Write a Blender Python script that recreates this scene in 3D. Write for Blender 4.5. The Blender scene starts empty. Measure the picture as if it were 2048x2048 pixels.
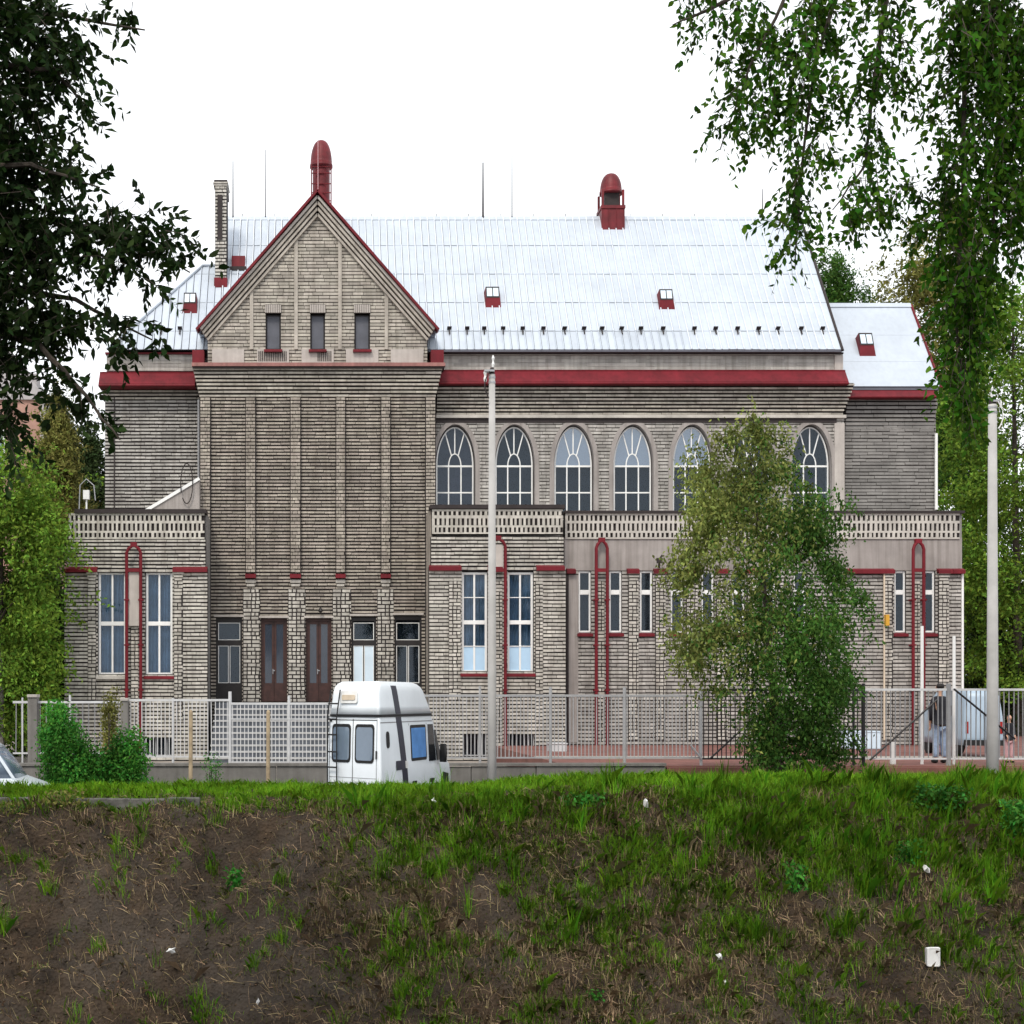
import bpy, bmesh, math, random
import numpy as np
from mathutils import Vector, Matrix, noise as mnoise
random.seed(7); rng = np.random.default_rng(11)
SC = bpy.context.scene
COL = SC.collection
# ------------------------------------------------------------------ camera
F, CX, HY, CZ = 3000.0, 635.0, 1400.0, 1.42        # focal (photo px), axis column, horizon row, eye height
cam = bpy.data.cameras.new('camera'); camo = bpy.data.objects.new('camera', cam); COL.objects.link(camo)
camo.location = (0, -50, CZ); camo.rotation_euler = (math.radians(90), 0, 0)
cam.sensor_width = 36; cam.lens = 36 * F / 2048
cam.shift_x = (1024 - CX) / 2048; cam.shift_y = (HY - 1024) / 2048
cam.clip_end = 2000; cam.clip_start = .1
SC.camera = camo
# ------------------------------------------------------------------ sky and sun (bright overcast)
W = bpy.data.worlds.new('World'); SC.world = W; W.use_nodes = True
nt = W.node_tree; bg = nt.nodes['Background']
sky = nt.nodes.new('ShaderNodeTexSky'); sky.sky_type = 'NISHITA'; sky.sun_disc = False
SUN_EL, SUN_AZ = 48, -160                            # sun behind the camera, to its left
sky.sun_elevation = math.radians(SUN_EL); sky.sun_rotation = math.radians(SUN_AZ)
sky.air_density = 1.0; sky.dust_density = 2.0; sky.ozone_density = 1.0
hs = nt.nodes.new('ShaderNodeHueSaturation'); hs.inputs['Saturation'].default_value = .22
nt.links.new(sky.outputs[0], hs.inputs['Color'])
cl = nt.nodes.new('ShaderNodeMix'); cl.data_type = 'RGBA'; cl.inputs['Factor'].default_value = .8      # thin bright cloud layer
cl.inputs['B'].default_value = (7.7, 7.9, 8.1, 1)
nt.links.new(hs.outputs[0], cl.inputs['A']); nt.links.new(cl.outputs['Result'], bg.inputs[0])
bg.inputs[1].default_value = .15
sl = bpy.data.lights.new('sun', 'SUN'); sl.energy = 1.5; sl.angle = math.radians(12); sl.color = (1, .92, .8)
so = bpy.data.objects.new('sun', sl); COL.objects.link(so)
az = math.radians(SUN_AZ); el = math.radians(SUN_EL)
sd = Vector((math.sin(az) * math.cos(el), math.cos(az) * math.cos(el), math.sin(el)))
so.rotation_euler = sd.to_track_quat('Z', 'Y').to_euler()
SC.view_settings.view_transform = 'Standard'; SC.view_settings.look = 'None'
SC.view_settings.exposure = 0.42; SC.view_settings.gamma = 1
SC.view_settings.use_curve_mapping = False
SC.cycles.max_bounces = 4; SC.cycles.transparent_max_bounces = 12

# ------------------------------------------------------------------ helpers
def X(px, D): return (px - CX) / F * D               # photo column at a distance D from the eye -> metres
def Z(py, D): return CZ + (HY - py) / F * D
def Y(D): return D - 50
def lin(c): return tuple(((v / 255) / 12.92 if v / 255 <= .04045 else ((v / 255 + .055) / 1.055) ** 2.4) for v in c)

MATS = {}
def M(name, col, rough=.75, var=.2, scale=3.0, isl=0.0, bump=0.0, bscale=30.0, metal=0.0, spec=.35, col2=None, streak=0.0, transl=0.0):
    m = bpy.data.materials.new(name); m.use_nodes = True
    n = m.node_tree.nodes; l = m.node_tree.links; b = n['Principled BSDF']
    b.inputs['Roughness'].default_value = rough; b.inputs['Metallic'].default_value = metal
    b.inputs['Specular IOR Level'].default_value = spec
    geo = n.new('ShaderNodeNewGeometry')
    nz = n.new('ShaderNodeTexNoise'); nz.inputs['Scale'].default_value = scale; nz.inputs['Detail'].default_value = 4; nz.inputs['Roughness'].default_value = .65
    l.new(geo.outputs['Position'], nz.inputs['Vector'])
    mix = n.new('ShaderNodeMix'); mix.data_type = 'RGBA'
    c2 = col2 if col2 else tuple(max(0, c * (1 - 2 * var)) for c in col)
    c1 = col if col2 else tuple(min(1, c * (1 + .6 * var)) for c in col)
    mix.inputs['A'].default_value = (*c1, 1); mix.inputs['B'].default_value = (*c2, 1)
    rmp = n.new('ShaderNodeMapRange'); rmp.inputs['From Min'].default_value = .3; rmp.inputs['From Max'].default_value = .7
    l.new(nz.outputs['Fac'], rmp.inputs['Value']); l.new(rmp.outputs['Result'], mix.inputs['Factor'])
    out = mix.outputs['Result']
    if streak:
        mp = n.new('ShaderNodeMapping'); mp.inputs['Scale'].default_value = (5, 5, .25)
        l.new(geo.outputs['Position'], mp.inputs['Vector'])
        n2 = n.new('ShaderNodeTexNoise'); n2.inputs['Scale'].default_value = 1.6; n2.inputs['Detail'].default_value = 6
        l.new(mp.outputs[0], n2.inputs['Vector'])
        r2 = n.new('ShaderNodeMapRange'); r2.inputs['From Min'].default_value = .42; r2.inputs['From Max'].default_value = .75
        r2.inputs['To Min'].default_value = 0; r2.inputs['To Max'].default_value = streak
        l.new(n2.outputs['Fac'], r2.inputs['Value'])
        mx = n.new('ShaderNodeMix'); mx.data_type = 'RGBA'; mx.inputs['B'].default_value = (col[0] * .28, col[1] * .25, col[2] * .22, 1)
        l.new(out, mx.inputs['A']); l.new(r2.outputs['Result'], mx.inputs['Factor']); out = mx.outputs['Result']
    if isl:
        h = n.new('ShaderNodeHueSaturation'); r3 = n.new('ShaderNodeMapRange')
        r3.inputs['To Min'].default_value = 1 - isl; r3.inputs['To Max'].default_value = 1 + isl
        l.new(geo.outputs['Random Per Island'], r3.inputs['Value']); l.new(r3.outputs['Result'], h.inputs['Value'])
        l.new(out, h.inputs['Color'])
        m7 = n.new('ShaderNodeMath'); m7.operation = 'MULTIPLY'; m7.inputs[1].default_value = 7.31
        m8 = n.new('ShaderNodeMath'); m8.operation = 'FRACT'
        l.new(geo.outputs['Random Per Island'], m7.inputs[0]); l.new(m7.outputs[0], m8.inputs[0])
        r4 = n.new('ShaderNodeMapRange'); r4.inputs['To Min'].default_value = .5 - isl * .05; r4.inputs['To Max'].default_value = .5 + isl * .05
        l.new(m8.outputs[0], r4.inputs['Value']); l.new(r4.outputs['Result'], h.inputs['Hue'])
        out = h.outputs['Color']
    l.new(out, b.inputs['Base Color'])
    if bump:
        nb = n.new('ShaderNodeTexNoise'); nb.inputs['Scale'].default_value = bscale; nb.inputs['Detail'].default_value = 5
        l.new(geo.outputs['Position'], nb.inputs['Vector'])
        bp = n.new('ShaderNodeBump'); bp.inputs['Strength'].default_value = bump; bp.inputs['Distance'].default_value = .02
        l.new(nb.outputs['Fac'], bp.inputs['Height']); l.new(bp.outputs[0], b.inputs['Normal'])
    if transl:
        tr = n.new('ShaderNodeBsdfTranslucent'); ms = n.new('ShaderNodeMixShader'); ms.inputs[0].default_value = transl
        l.new(out, tr.inputs['Color']); l.new(b.outputs[0], ms.inputs[1]); l.new(tr.outputs[0], ms.inputs[2])
        l.new(ms.outputs[0], n['Material Output'].inputs['Surface'])
    MATS[name] = m
    return m

def glass(name, tint=(.75, .82, .88), refl=.015):
    m = bpy.data.materials.new(name); m.use_nodes = True
    n = m.node_tree.nodes; l = m.node_tree.links; n.remove(n['Principled BSDF'])
    t = n.new('ShaderNodeBsdfTransparent'); t.inputs[0].default_value = (*tint, 1)
    g = n.new('ShaderNodeBsdfGlossy'); g.inputs['Roughness'].default_value = .03; g.inputs['Color'].default_value = (.85, .92, 1, 1)
    fr = n.new('ShaderNodeFresnel'); fr.inputs[0].default_value = 1.25
    mp = n.new('ShaderNodeMapRange'); mp.inputs['To Min'].default_value = refl; mp.inputs['To Max'].default_value = 1
    l.new(fr.outputs[0], mp.inputs['Value'])
    nz = n.new('ShaderNodeTexNoise'); nz.inputs['Scale'].default_value = 1.7
    bp = n.new('ShaderNodeBump'); bp.inputs['Strength'].default_value = .03; bp.inputs['Distance'].default_value = .02
    geo = n.new('ShaderNodeNewGeometry'); l.new(geo.outputs['Position'], nz.inputs['Vector']); l.new(nz.outputs[0], bp.inputs['Height']); l.new(bp.outputs[0], g.inputs['Normal'])
    x = n.new('ShaderNodeMixShader'); l.new(mp.outputs[0], x.inputs[0]); l.new(t.outputs[0], x.inputs[1]); l.new(g.outputs[0], x.inputs[2])
    l.new(x.outputs[0], n['Material Output'].inputs['Surface'])
    MATS[name] = m; return m

M('brick_tower', (.38, .338, .29), .85, .16, 1.3, isl=.22, bump=.4, streak=.5)
M('brick_pale', (.5, .475, .43), .85, .14, 1.6, isl=.2, bump=.4, streak=.5)
M('brick_hall', (.41, .39, .365), .85, .15, 1.4, isl=.2, bump=.4, streak=.5)
M('brick_annex', (.23, .22, .21), .85, .15, 1.4, isl=.15, bump=.4, streak=.2)
M('brick_gable', (.435, .4, .35), .85, .15, 1.4, isl=.22, bump=.4, streak=.5)
M('mortar', (.028, .023, .023), .95, .3, 9)
M('mortar_mid', (.07, .06, .055), .95, .3, 9)
M('plaster', (.33, .3, .285), .85, .12, 1.1, bump=.15, streak=.45)
M('plaster_pale', (.46, .42, .39), .85, .1, 1.5, bump=.15, streak=.2)
M('stone_ledge', (.5, .47, .43), .8, .15, 2)
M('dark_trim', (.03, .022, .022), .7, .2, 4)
M('red_metal', (.165, .011, .019), .55, .2, 1.2, bump=.05, bscale=6, spec=.22, streak=.4)
M('red_vent', (.165, .014, .02), .5, .25, 2.5, spec=.3, streak=.45)
M('roof_metal', (.5, .55, .62), .38, .06, .8, isl=.07, metal=.15, spec=.5, streak=.1)
M('roof_seam', (.66, .7, .76), .4, .05, 1, metal=.1)
M('kerb', (.12, .115, .105), .95, .35, 5, bump=.4)
M('roof_gap', (.08, .08, .1), .7, .1, 3)
M('red_sky_sheen', (.3, .13, .115), .5, .2, 1.5, spec=.4, streak=.4)  # pinkish tint paints the sky's reflection on the red sheet
M('white_frame', (.78, .78, .77), .45, .05, 3)
M('brown_wood', (.055, .022, .018), .5, .25, 5)
M('dark_frame', (.022, .018, .018), .5, .2, 4)
M('dark_room', (.012, .015, .02), .9, .2, 2)  # near-black colour standing in for the darkness of unlit rooms
M('curtain_blue', (.2, .27, .35), .9, .18, 2.2)
M('curtain_plum', (.075, .06, .075), .9, .2, 2)
M('sky_reflection_pale', (.4, .46, .55), .8, .06, 1)  # pale blue that paints the sky's reflection in the arched windows
M('film_blue', (.42, .6, .78), .35, .05, 2, spec=.5)
M('van_pale', (.36, .46, .56), .35, .05, 2, spec=.4)
M('film_white', (.62, .74, .84), .3, .05, 2, spec=.5)
M('grey_shutter', (.105, .11, .135), .6, .12, 2)
M('concrete', (.2, .19, .178), .9, .15, 2, bump=.2, streak=.3)
M('concrete_pole', (.43, .42, .41), .8, .1, 1.5, bump=.12, bscale=60, streak=.12)
M('step_dark', (.1, .11, .13), .9, .2, 3)
M('step_stone', (.42, .42, .42), .85, .12, 3)
M('fence_white', (.55, .55, .56), .5, .08, 4)
M('fence_mid', (.36, .36, .37), .5, .1, 4)
M('fence_grey', (.25, .25, .26), .5, .12, 4)
M('fence_black', (.014, .013, .015), .45, .2, 4)
M('van_white', (.78, .83, .88), .22, .04, 1.5, spec=.5)
M('car_white', (.62, .68, .74), .18, .04, 1.5, spec=.5)
M('rubber', (.012, .012, .013), .6, .2, 6)
M('navy', (.012, .016, .04), .35, .1, 3)
M('cream', (.6, .5, .38), .5, .1, 3)
M('tail_red', (.3, .012, .01), .25, .1, 3)
M('steel', (.35, .35, .36), .4, .1, 3, metal=.7)
M('wood_stake', (.4, .31, .2), .85, .2, 5, bump=.3)
M('asphalt', (.055, .055, .056), .9, .25, 6, bump=.3, bscale=80)
M('court_red', (.2, .085, .07), .9, .22, 1.2, bump=.15)
M('paving', (.34, .3, .265), .9, .2, 1.4, bump=.15)
M('yard', (.2, .19, .18), .9, .25, 2, bump=.2)
M('bark', (.075, .06, .048), .95, .4, 6, bump=.8, bscale=25)
M('bark_grey', (.2, .185, .165), .95, .35, 6, bump=.6, bscale=25)
M('leaf_dark', (.016, .036, .007), .7, .3, 2, isl=.5, transl=.3, spec=.12)
M('leaf_birch', (.045, .125, .008), .6, .3, 2, isl=.5, transl=.3, spec=.07)
M('leaf_sunlit', (.27, .32, .085), .55, .35, .9, isl=.45, transl=.35, spec=.07)  # lit side of the middle tree, sunlight put into the colour
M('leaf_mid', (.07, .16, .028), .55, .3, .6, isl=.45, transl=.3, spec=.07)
M('leaf_far', (.18, .31, .04), .6, .35, .45, isl=.5, transl=.3, spec=.07)
M('leaf_gold', (.24, .24, .065), .6, .35, .6, isl=.5, transl=.3, spec=.07)
M('leaf_bush', (.07, .25, .035), .5, .35, 1.2, isl=.45, transl=.3, spec=.07)
M('conifer', (.045, .075, .025), .7, .3, 1, isl=.4, spec=.07)
M('grass_green', (.18, .42, .025), .6, .35, 1.4, isl=.45, transl=.35, spec=.07)
M('grass_deep', (.2, .4, .03), .6, .35, 1.4, isl=.45, transl=.35, spec=.07)
M('grass_crest', (.24, .48, .03), .6, .35, 1.0, isl=.4, transl=.35, spec=.07)
M('grass_dull', (.2, .25, .055), .7, .4, 2.5, isl=.5, transl=.3, spec=.07)
M('straw', (.4, .3, .18), .85, .25, 3, isl=.5, spec=.07)
M('litter_leaf', (.13, .09, .05), .85, .3, 3, isl=.7, spec=.07)
M('pink_wall', (.42, .25, .2), .9, .15, 1.5, bump=.2)
M('grey_wall', (.4, .38, .38), .9, .1, 1.5)
M('white_plastic', (.75, .75, .74), .4, .06, 8)
M('yellow', (.6, .32, .03), .5, .1, 3)
M('skin', (.5, .29, .2), .6, .08, 10)
M('hair', (.012, .009, .008), .6, .2, 20)
M('coat_black', (.014, .014, .02), .85, .2, 8)
M('jeans', (.33, .43, .6), .85, .2, 10)
M('pink_cloth', (.6, .36, .38), .85, .15, 10)
M('flower', (.75, .72, .7), .7, .1, 5)
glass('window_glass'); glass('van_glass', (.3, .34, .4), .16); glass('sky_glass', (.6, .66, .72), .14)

def soil_material():
    m = M('soil', (.056, .036, .021), .95, .3, 2.2, bump=1.0, bscale=14, col2=(.008, .0055, .0035))
    n = m.node_tree.nodes; l = m.node_tree.links
    # fine crumb relief on top
    geo = [x for x in n if x.type == 'NEW_GEOMETRY'][0]
    big = n.new('ShaderNodeTexNoise'); big.inputs['Scale'].default_value = .75; big.inputs['Detail'].default_value = 3; l.new(geo.outputs['Position'], big.inputs['Vector'])
    mr = n.new('ShaderNodeMapRange'); mr.inputs['From Min'].default_value = .42; mr.inputs['From Max'].default_value = .6; l.new(big.outputs['Fac'], mr.inputs['Value'])
    mxb = n.new('ShaderNodeMix'); mxb.data_type = 'RGBA'; mxb.inputs['B'].default_value = (.062, .05, .04, 1)
    src = n['Principled BSDF'].inputs['Base Color'].links[0].from_socket; l.new(src, mxb.inputs['A']); l.new(mr.outputs['Result'], mxb.inputs['Factor'])
    mul = n.new('ShaderNodeMix'); mul.data_type = 'RGBA'; mul.inputs['Factor'].default_value = .55; l.new(src, mul.inputs['A']); l.new(mxb.outputs['Result'], mul.inputs['B']); l.new(mul.outputs['Result'], n['Principled BSDF'].inputs['Base Color'])
    v = n.new('ShaderNodeTexVoronoi'); v.inputs['Scale'].default_value = 22
    l.new(geo.outputs['Position'], v.inputs['Vector'])
    b2 = n.new('ShaderNodeBump'); b2.inputs['Strength'].default_value = .9; b2.inputs['Distance'].default_value = .03
    old = [x for x in n if x.type == 'BUMP' and x != b2][0]
    l.new(v.outputs['Distance'], b2.inputs['Height']); l.new(old.outputs[0], b2.inputs['Normal'])
    l.new(b2.outputs[0], n['Principled BSDF'].inputs['Normal'])
soil_material()

def link(o, parent=None):
    COL.objects.link(o)
    if parent is not None:
        o.parent = parent
        if parent.type == 'EMPTY': o.matrix_parent_inverse = Matrix.Translation(-parent.location)
    return o
def tag(o, label=None, cat=None, group=None, kind=None):
    if label: o['label'] = label
    if cat: o['category'] = cat
    if group: o['group'] = group
    if kind: o['kind'] = kind
    return o
def thing(name, label, cat, loc=(0, 0, 0), group=None):
    o = bpy.data.objects.new(name, None); o.location = loc; o.empty_display_size = .2; COL.objects.link(o)
    return tag(o, label, cat, group)
def meshobj(name, me, mat, parent=None):
    if mat is not None and not me.materials: me.materials.append(MATS[mat])
    return link(bpy.data.objects.new(name, me), parent)

class MB:
    def __init__(s): s.v = []; s.f = []
    def add(s, vs, fs):
        k = len(s.v); s.v += [tuple(p) for p in vs]; s.f += [tuple(i + k for i in f) for f in fs]; return s
    def box(s, x0, x1, y0, y1, z0, z1, back=True):
        vs = [(x0, y0, z0), (x1, y0, z0), (x1, y1, z0), (x0, y1, z0), (x0, y0, z1), (x1, y0, z1), (x1, y1, z1), (x0, y1, z1)]
        fs = [(0, 1, 5, 4), (1, 2, 6, 5), (3, 0, 4, 7), (4, 5, 6, 7), (3, 2, 1, 0)]
        if back: fs.append((2, 3, 7, 6))
        return s.add(vs, fs)
    def prism(s, poly, y0, y1):                       # polygon in x,z (counter-clockwise seen from -y) pushed from y0 to y1
        n = len(poly)
        vs = [(p[0], y0, p[1]) for p in poly] + [(p[0], y1, p[1]) for p in poly]
        fs = [tuple(range(n)), tuple(range(2 * n - 1, n - 1, -1))] + [(j, i, i + n, j + n) for i, j in ((i, (i + 1) % n) for i in range(n))]
        return s.add(vs, fs)
    def xprism(s, poly, x0, x1):                      # polygon in y,z pushed along x
        n = len(poly)
        vs = [(x0, p[0], p[1]) for p in poly] + [(x1, p[0], p[1]) for p in poly]
        fs = [tuple(range(n)), tuple(range(2 * n - 1, n - 1, -1))] + [(j, i, i + n, j + n) for i, j in ((i, (i + 1) % n) for i in range(n))]
        return s.add(vs, fs)
    def bar(s, a, b, w, y0, y1):                      # straight bar in the x,z plane
        d = Vector((b[0] - a[0], b[1] - a[1])); d.normalize(); q = Vector((-d.y, d.x)) * w / 2
        return s.prism([(a[0] - q.x, a[1] - q.y), (b[0] - q.x, b[1] - q.y), (b[0] + q.x, b[1] + q.y), (a[0] + q.x, a[1] + q.y)], y0, y1)
    def tube(s, pts, rad, n=8, cap=True):
        pts = [Vector(p) for p in pts]; k = len(s.v)
        if not hasattr(rad, '__len__'): rad = [rad] * len(pts)
        ref = None
        for i, p in enumerate(pts):
            d = (pts[min(i + 1, len(pts) - 1)] - pts[max(i - 1, 0)]).normalized()
            if ref is None: ref = d.orthogonal().normalized()
            a = (ref - d * ref.dot(d)).normalized(); b = d.cross(a); ref = a
            for j in range(n):
                t = 2 * math.pi * j / n; s.v.append(tuple(p + (a * math.cos(t) + b * math.sin(t)) * rad[i]))
        for i in range(len(pts) - 1):
            for j in range(n):
                j2 = (j + 1) % n; s.f.append((k + i * n + j, k + i * n + j2, k + (i + 1) * n + j2, k + (i + 1) * n + j))
        if cap:
            s.f.append(tuple(k + j for j in range(n - 1, -1, -1))); e = k + (len(pts) - 1) * n; s.f.append(tuple(e + j for j in range(n)))
        return s
    def lathe(s, prof, cx, cy, n=16, sx=1.0):
        k = len(s.v)
        for r, z in prof:
            for j in range(n):
                t = 2 * math.pi * j / n; s.v.append((cx + r * math.cos(t) * sx, cy + r * math.sin(t), z))
        for i in range(len(prof) - 1):
            for j in range(n):
                j2 = (j + 1) % n; s.f.append((k + i * n + j, k + i * n + j2, k + (i + 1) * n + j2, k + (i + 1) * n + j))
        e = k + (len(prof) - 1) * n
        s.f.append(tuple(k + j for j in range(n - 1, -1, -1))); s.f.append(tuple(e + j for j in range(n)))
        return s
    def loft(s, rings):
        k = len(s.v); n = len(rings[0])
        for r in rings: s.v += [tuple(p) for p in r]
        for i in range(len(rings) - 1):
            for j in range(n):
                j2 = (j + 1) % n; s.f.append((k + i * n + j, k + i * n + j2, k + (i + 1) * n + j2, k + (i + 1) * n + j))
        e = k + (len(rings) - 1) * n
        s.f.append(tuple(k + j for j in range(n - 1, -1, -1))); s.f.append(tuple(e + j for j in range(n)))
        return s
    def mesh(s, name, smooth=False):
        me = bpy.data.meshes.new(name); me.from_pydata(s.v, [], s.f); me.update()
        if smooth: me.polygons.foreach_set('use_smooth', [True] * len(me.polygons))
        return me
    def build(s, name, mat, parent=None, smooth=False, kind=None, label=None):
        o = meshobj(name, s.mesh(name, smooth), mat, parent)
        if kind: o['kind'] = kind
        if label: o['label'] = label
        return o
def bevel(o, w, seg=2):
    m = o.modifiers.new('bevel', 'BEVEL'); m.width = w; m.segments = seg; m.limit_method = 'ANGLE'; m.angle_limit = .6
    return o

def quads_mesh(name, V, k, mat, parent=None, kind=None, smooth=False):
    """V: (N, k, 3) -> N separate k-gons"""
    N = V.shape[0]; me = bpy.data.meshes.new(name)
    me.vertices.add(N * k); me.vertices.foreach_set('co', V.reshape(-1).astype(np.float32))
    me.loops.add(N * k); me.loops.foreach_set('vertex_index', np.arange(N * k, dtype=np.int32))
    me.polygons.add(N); me.polygons.foreach_set('loop_start', (np.arange(N) * k).astype(np.int32))
    try: me.polygons.foreach_set('loop_total', np.full(N, k, dtype=np.int32))
    except Exception: pass
    me.update(calc_edges=True); me.validate()
    o = meshobj(name, me, mat, parent)
    if kind: o['kind'] = kind
    return o
def unit(a): return a / np.maximum(np.linalg.norm(a, axis=-1, keepdims=True), 1e-9)
def leaf_quads(P, L, Wd, droop=.6, jit=.35, axis=None, six=False):
    n = len(P); a = rng.normal(size=(n, 3)); a[:, 2] -= droop * 1.8; a = unit(a)
    if axis is not None: a = unit(axis + rng.normal(size=(n, 3)) * .3)
    s = unit(np.cross(a, rng.normal(size=(n, 3)))); nn = np.cross(a, s)
    L = (L * (1 + jit * rng.uniform(-1, 1, n)))[:, None]; w = (Wd * (1 + jit * rng.uniform(-1, 1, n)))[:, None]
    fold = nn * w * .25
    if six: return np.stack([P, P + a * L * .22 + s * w * .4 + fold * .5, P + a * L * .5 + s * w * .5 + fold, P + a * L, P + a * L * .5 - s * w * .5 + fold, P + a * L * .22 - s * w * .4 + fold * .5], 1)
    return np.stack([P, P + a * L * .42 + s * w * .5 + fold, P + a * L, P + a * L * .42 - s * w * .5 + fold], 1)

# ------------------------------------------------------------------ brick walls
def spans(x0, x1, z0, z1, holes):
    iv = [(x0, x1)]; zm = (z0 + z1) / 2
    for h in holes:
        if callable(h): r = h(zm)
        else: r = (h[0], h[1]) if h[2] < zm < h[3] else None
        if not r: continue
        nx = []
        for a, b in iv:
            if r[1] <= a or r[0] >= b: nx.append((a, b)); continue
            if r[0] > a: nx.append((a, r[0]))
            if r[1] < b: nx.append((r[1], b))
        iv = nx
    return [(a, b) for a, b in iv if b - a > .01]
def brick_wall(parent, x0, x1, z0, z1, y, holes=(), mat='brick_pale', back='mortar', course=.112, L=.32, hj=.053, vj=.014, proud=.03, thick=.3, lim=None, name='wall', rough=.006, stack=False, inset=0):
    """dark backing wall with real bricks standing proud of it; y is the backing's front"""
    n = max(1, round((z1 - z0) / course)); c = (z1 - z0) / n
    wb = MB(); bb = MB(); prev = None; start = z0
    def flush(iv, a, b):
        for p, q in iv: wb.box(p, q, y, y + thick, a, b)
    for i in range(n):
        a = z0 + i * c; b = a + c
        xa, xb = (x0, x1) if lim is None else lim((a + b) / 2)
        if xb - xa < .04: continue
        iv = spans(xa, xb, a, b, holes)
        if prev is None: prev = iv; start = a
        elif iv != prev: flush(prev, start, a); prev = iv; start = a
        for p, q in iv:
            x = p - (0 if (i % 2 == 0 or stack) else L * .5)
            while x < q:
                l = L * (1 + random.uniform(-.08, .08)) * (1 if random.random() < .72 else 2)
                u, v = max(p + .003 + inset, x + vj / 2), min(q - .003 - inset, x + l - vj / 2)
                if v - u > .025:
                    dz = random.uniform(-rough, rough); pr = proud + random.uniform(-rough, rough)
                    bb.box(u, v, y - pr, y + .004, a + hj / 2 + dz, b - hj / 2 + dz, back=False)
                x += l
    if prev is not None: flush(prev, start, b)
    w = wb.build(name, back, parent)
    if bb.v: bb.build('brickwork', mat, w, kind='stuff')
    return w
# ================================================================== the brick hall
HALL = thing('brick_hall_building', 'long grey brick hall with gabled tower, pale metal roof and red trim', 'building', (0, 0, -.6))
GZ = -.6
# ---- windows -------------------------------------------------------
def rect_window(parent, x0, x1, y0, y1, D, cols=2, rows=(.5,), fw=.07, mat='white_frame', glassm='window_glass', behind='dark_room', films=(), sill=None, setback=.1, tbar=None, name='window', curtain=None):
    """photo-measured opening at distance D: frame, panes, painted gloom or curtain behind, sill"""
    a, b, t, u = X(x0, D), X(x1, D), Z(y0, D), Z(y1, D); y = Y(D) + setback; d = .07
    m = MB()
    m.box(a, a + fw, y, y + d, u, t); m.box(b - fw, b, y, y + d, u, t)
    m.box(a + fw, b - fw, y, y + d, t - fw, t); m.box(a + fw, b - fw, y, y + d, u, u + fw)
    xs = [a + fw + (b - a - 2 * fw) * i / cols for i in range(cols + 1)]
    zs = [t - fw] + [t - fw - (t - u - 2 * fw) * r for r in rows] + [u + fw]
    tb = tbar if tbar else [fw * .8] * len(rows)
    for i in range(1, cols): m.box(xs[i] - fw * .4, xs[i] + fw * .4, y + .004, y + d - .004, u + fw, t - fw)
    for z, w in zip(zs[1:-1], tb): m.box(a + fw, b - fw, y - .006, y + d - .01, z - w / 2, z + w / 2)
    o = m.build(name, mat, parent); bevel(o, .008, 1)
    for r in range(len(zs) - 1):
        zt = zs[r] - (tb[r - 1] / 2 if r > 0 else 0); zb = zs[r + 1] + (tb[r] / 2 if r < len(rows) else 0)
        for i in range(cols):
            p = xs[i] + (fw * .4 if i else 0); q = xs[i + 1] - (fw * .4 if i < cols - 1 else 0)
            g = glassm if (r, i) not in films else films[(r, i)]
            MB().box(p, q, y + .025, y + .04, zb, zt).build('pane', g, o)
    if curtain:
        n = 48; cu = MB(); cw = (b - a) / n
        for i in range(n):
            f0 = .03 * math.sin(i * 1.1) + .02 * math.sin(i * .37 + x0); f1 = .03 * math.sin((i + 1) * 1.1) + .02 * math.sin((i + 1) * .37 + x0)
            cu.add([(a + i * cw, y + .19 + f0, u), (a + (i + 1) * cw, y + .19 + f1, u), (a + (i + 1) * cw, y + .19 + f1, t), (a + i * cw, y + .19 + f0, t)], [(0, 1, 2, 3)])
        cu.build('curtain', curtain, o, smooth=True)
    else: MB().box(a, b, y + .2, y + .22, u, t).build('painted_gloom', behind, o)  # near-black sheet painted for the room's darkness
    if sill:
        MB().xprism([(Y(D) - .12, u - .13), (Y(D) + .1, u - .13), (Y(D) + .1, u + .0), (Y(D) - .12, u - .05)], a - .05, b + .05).build('sill', sill, o)
    return o
def hole(x0, x1, y0, y1, D): return (X(x0, D), X(x1, D), Z(y1, D), Z(y0, D))

# ---- cores (solid bodies behind the facing walls) -------------------
core = MB(); core.box(X(210, 50.3), X(1685, 50.3), .85, 8.4, GZ, 13.0)
core.build('hall_body', 'plaster', HALL)
MB().box(X(1686, 50.6), X(1872, 50.6), 1.1, 7.5, GZ, 11.9).build('annex_body', 'brick_annex', HALL)
MB().box(X(403, 49.5), X(868, 49.5), .05, 4, GZ, Z(727, 49.5)).build('tower_body', 'brick_tower', HALL)

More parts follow.
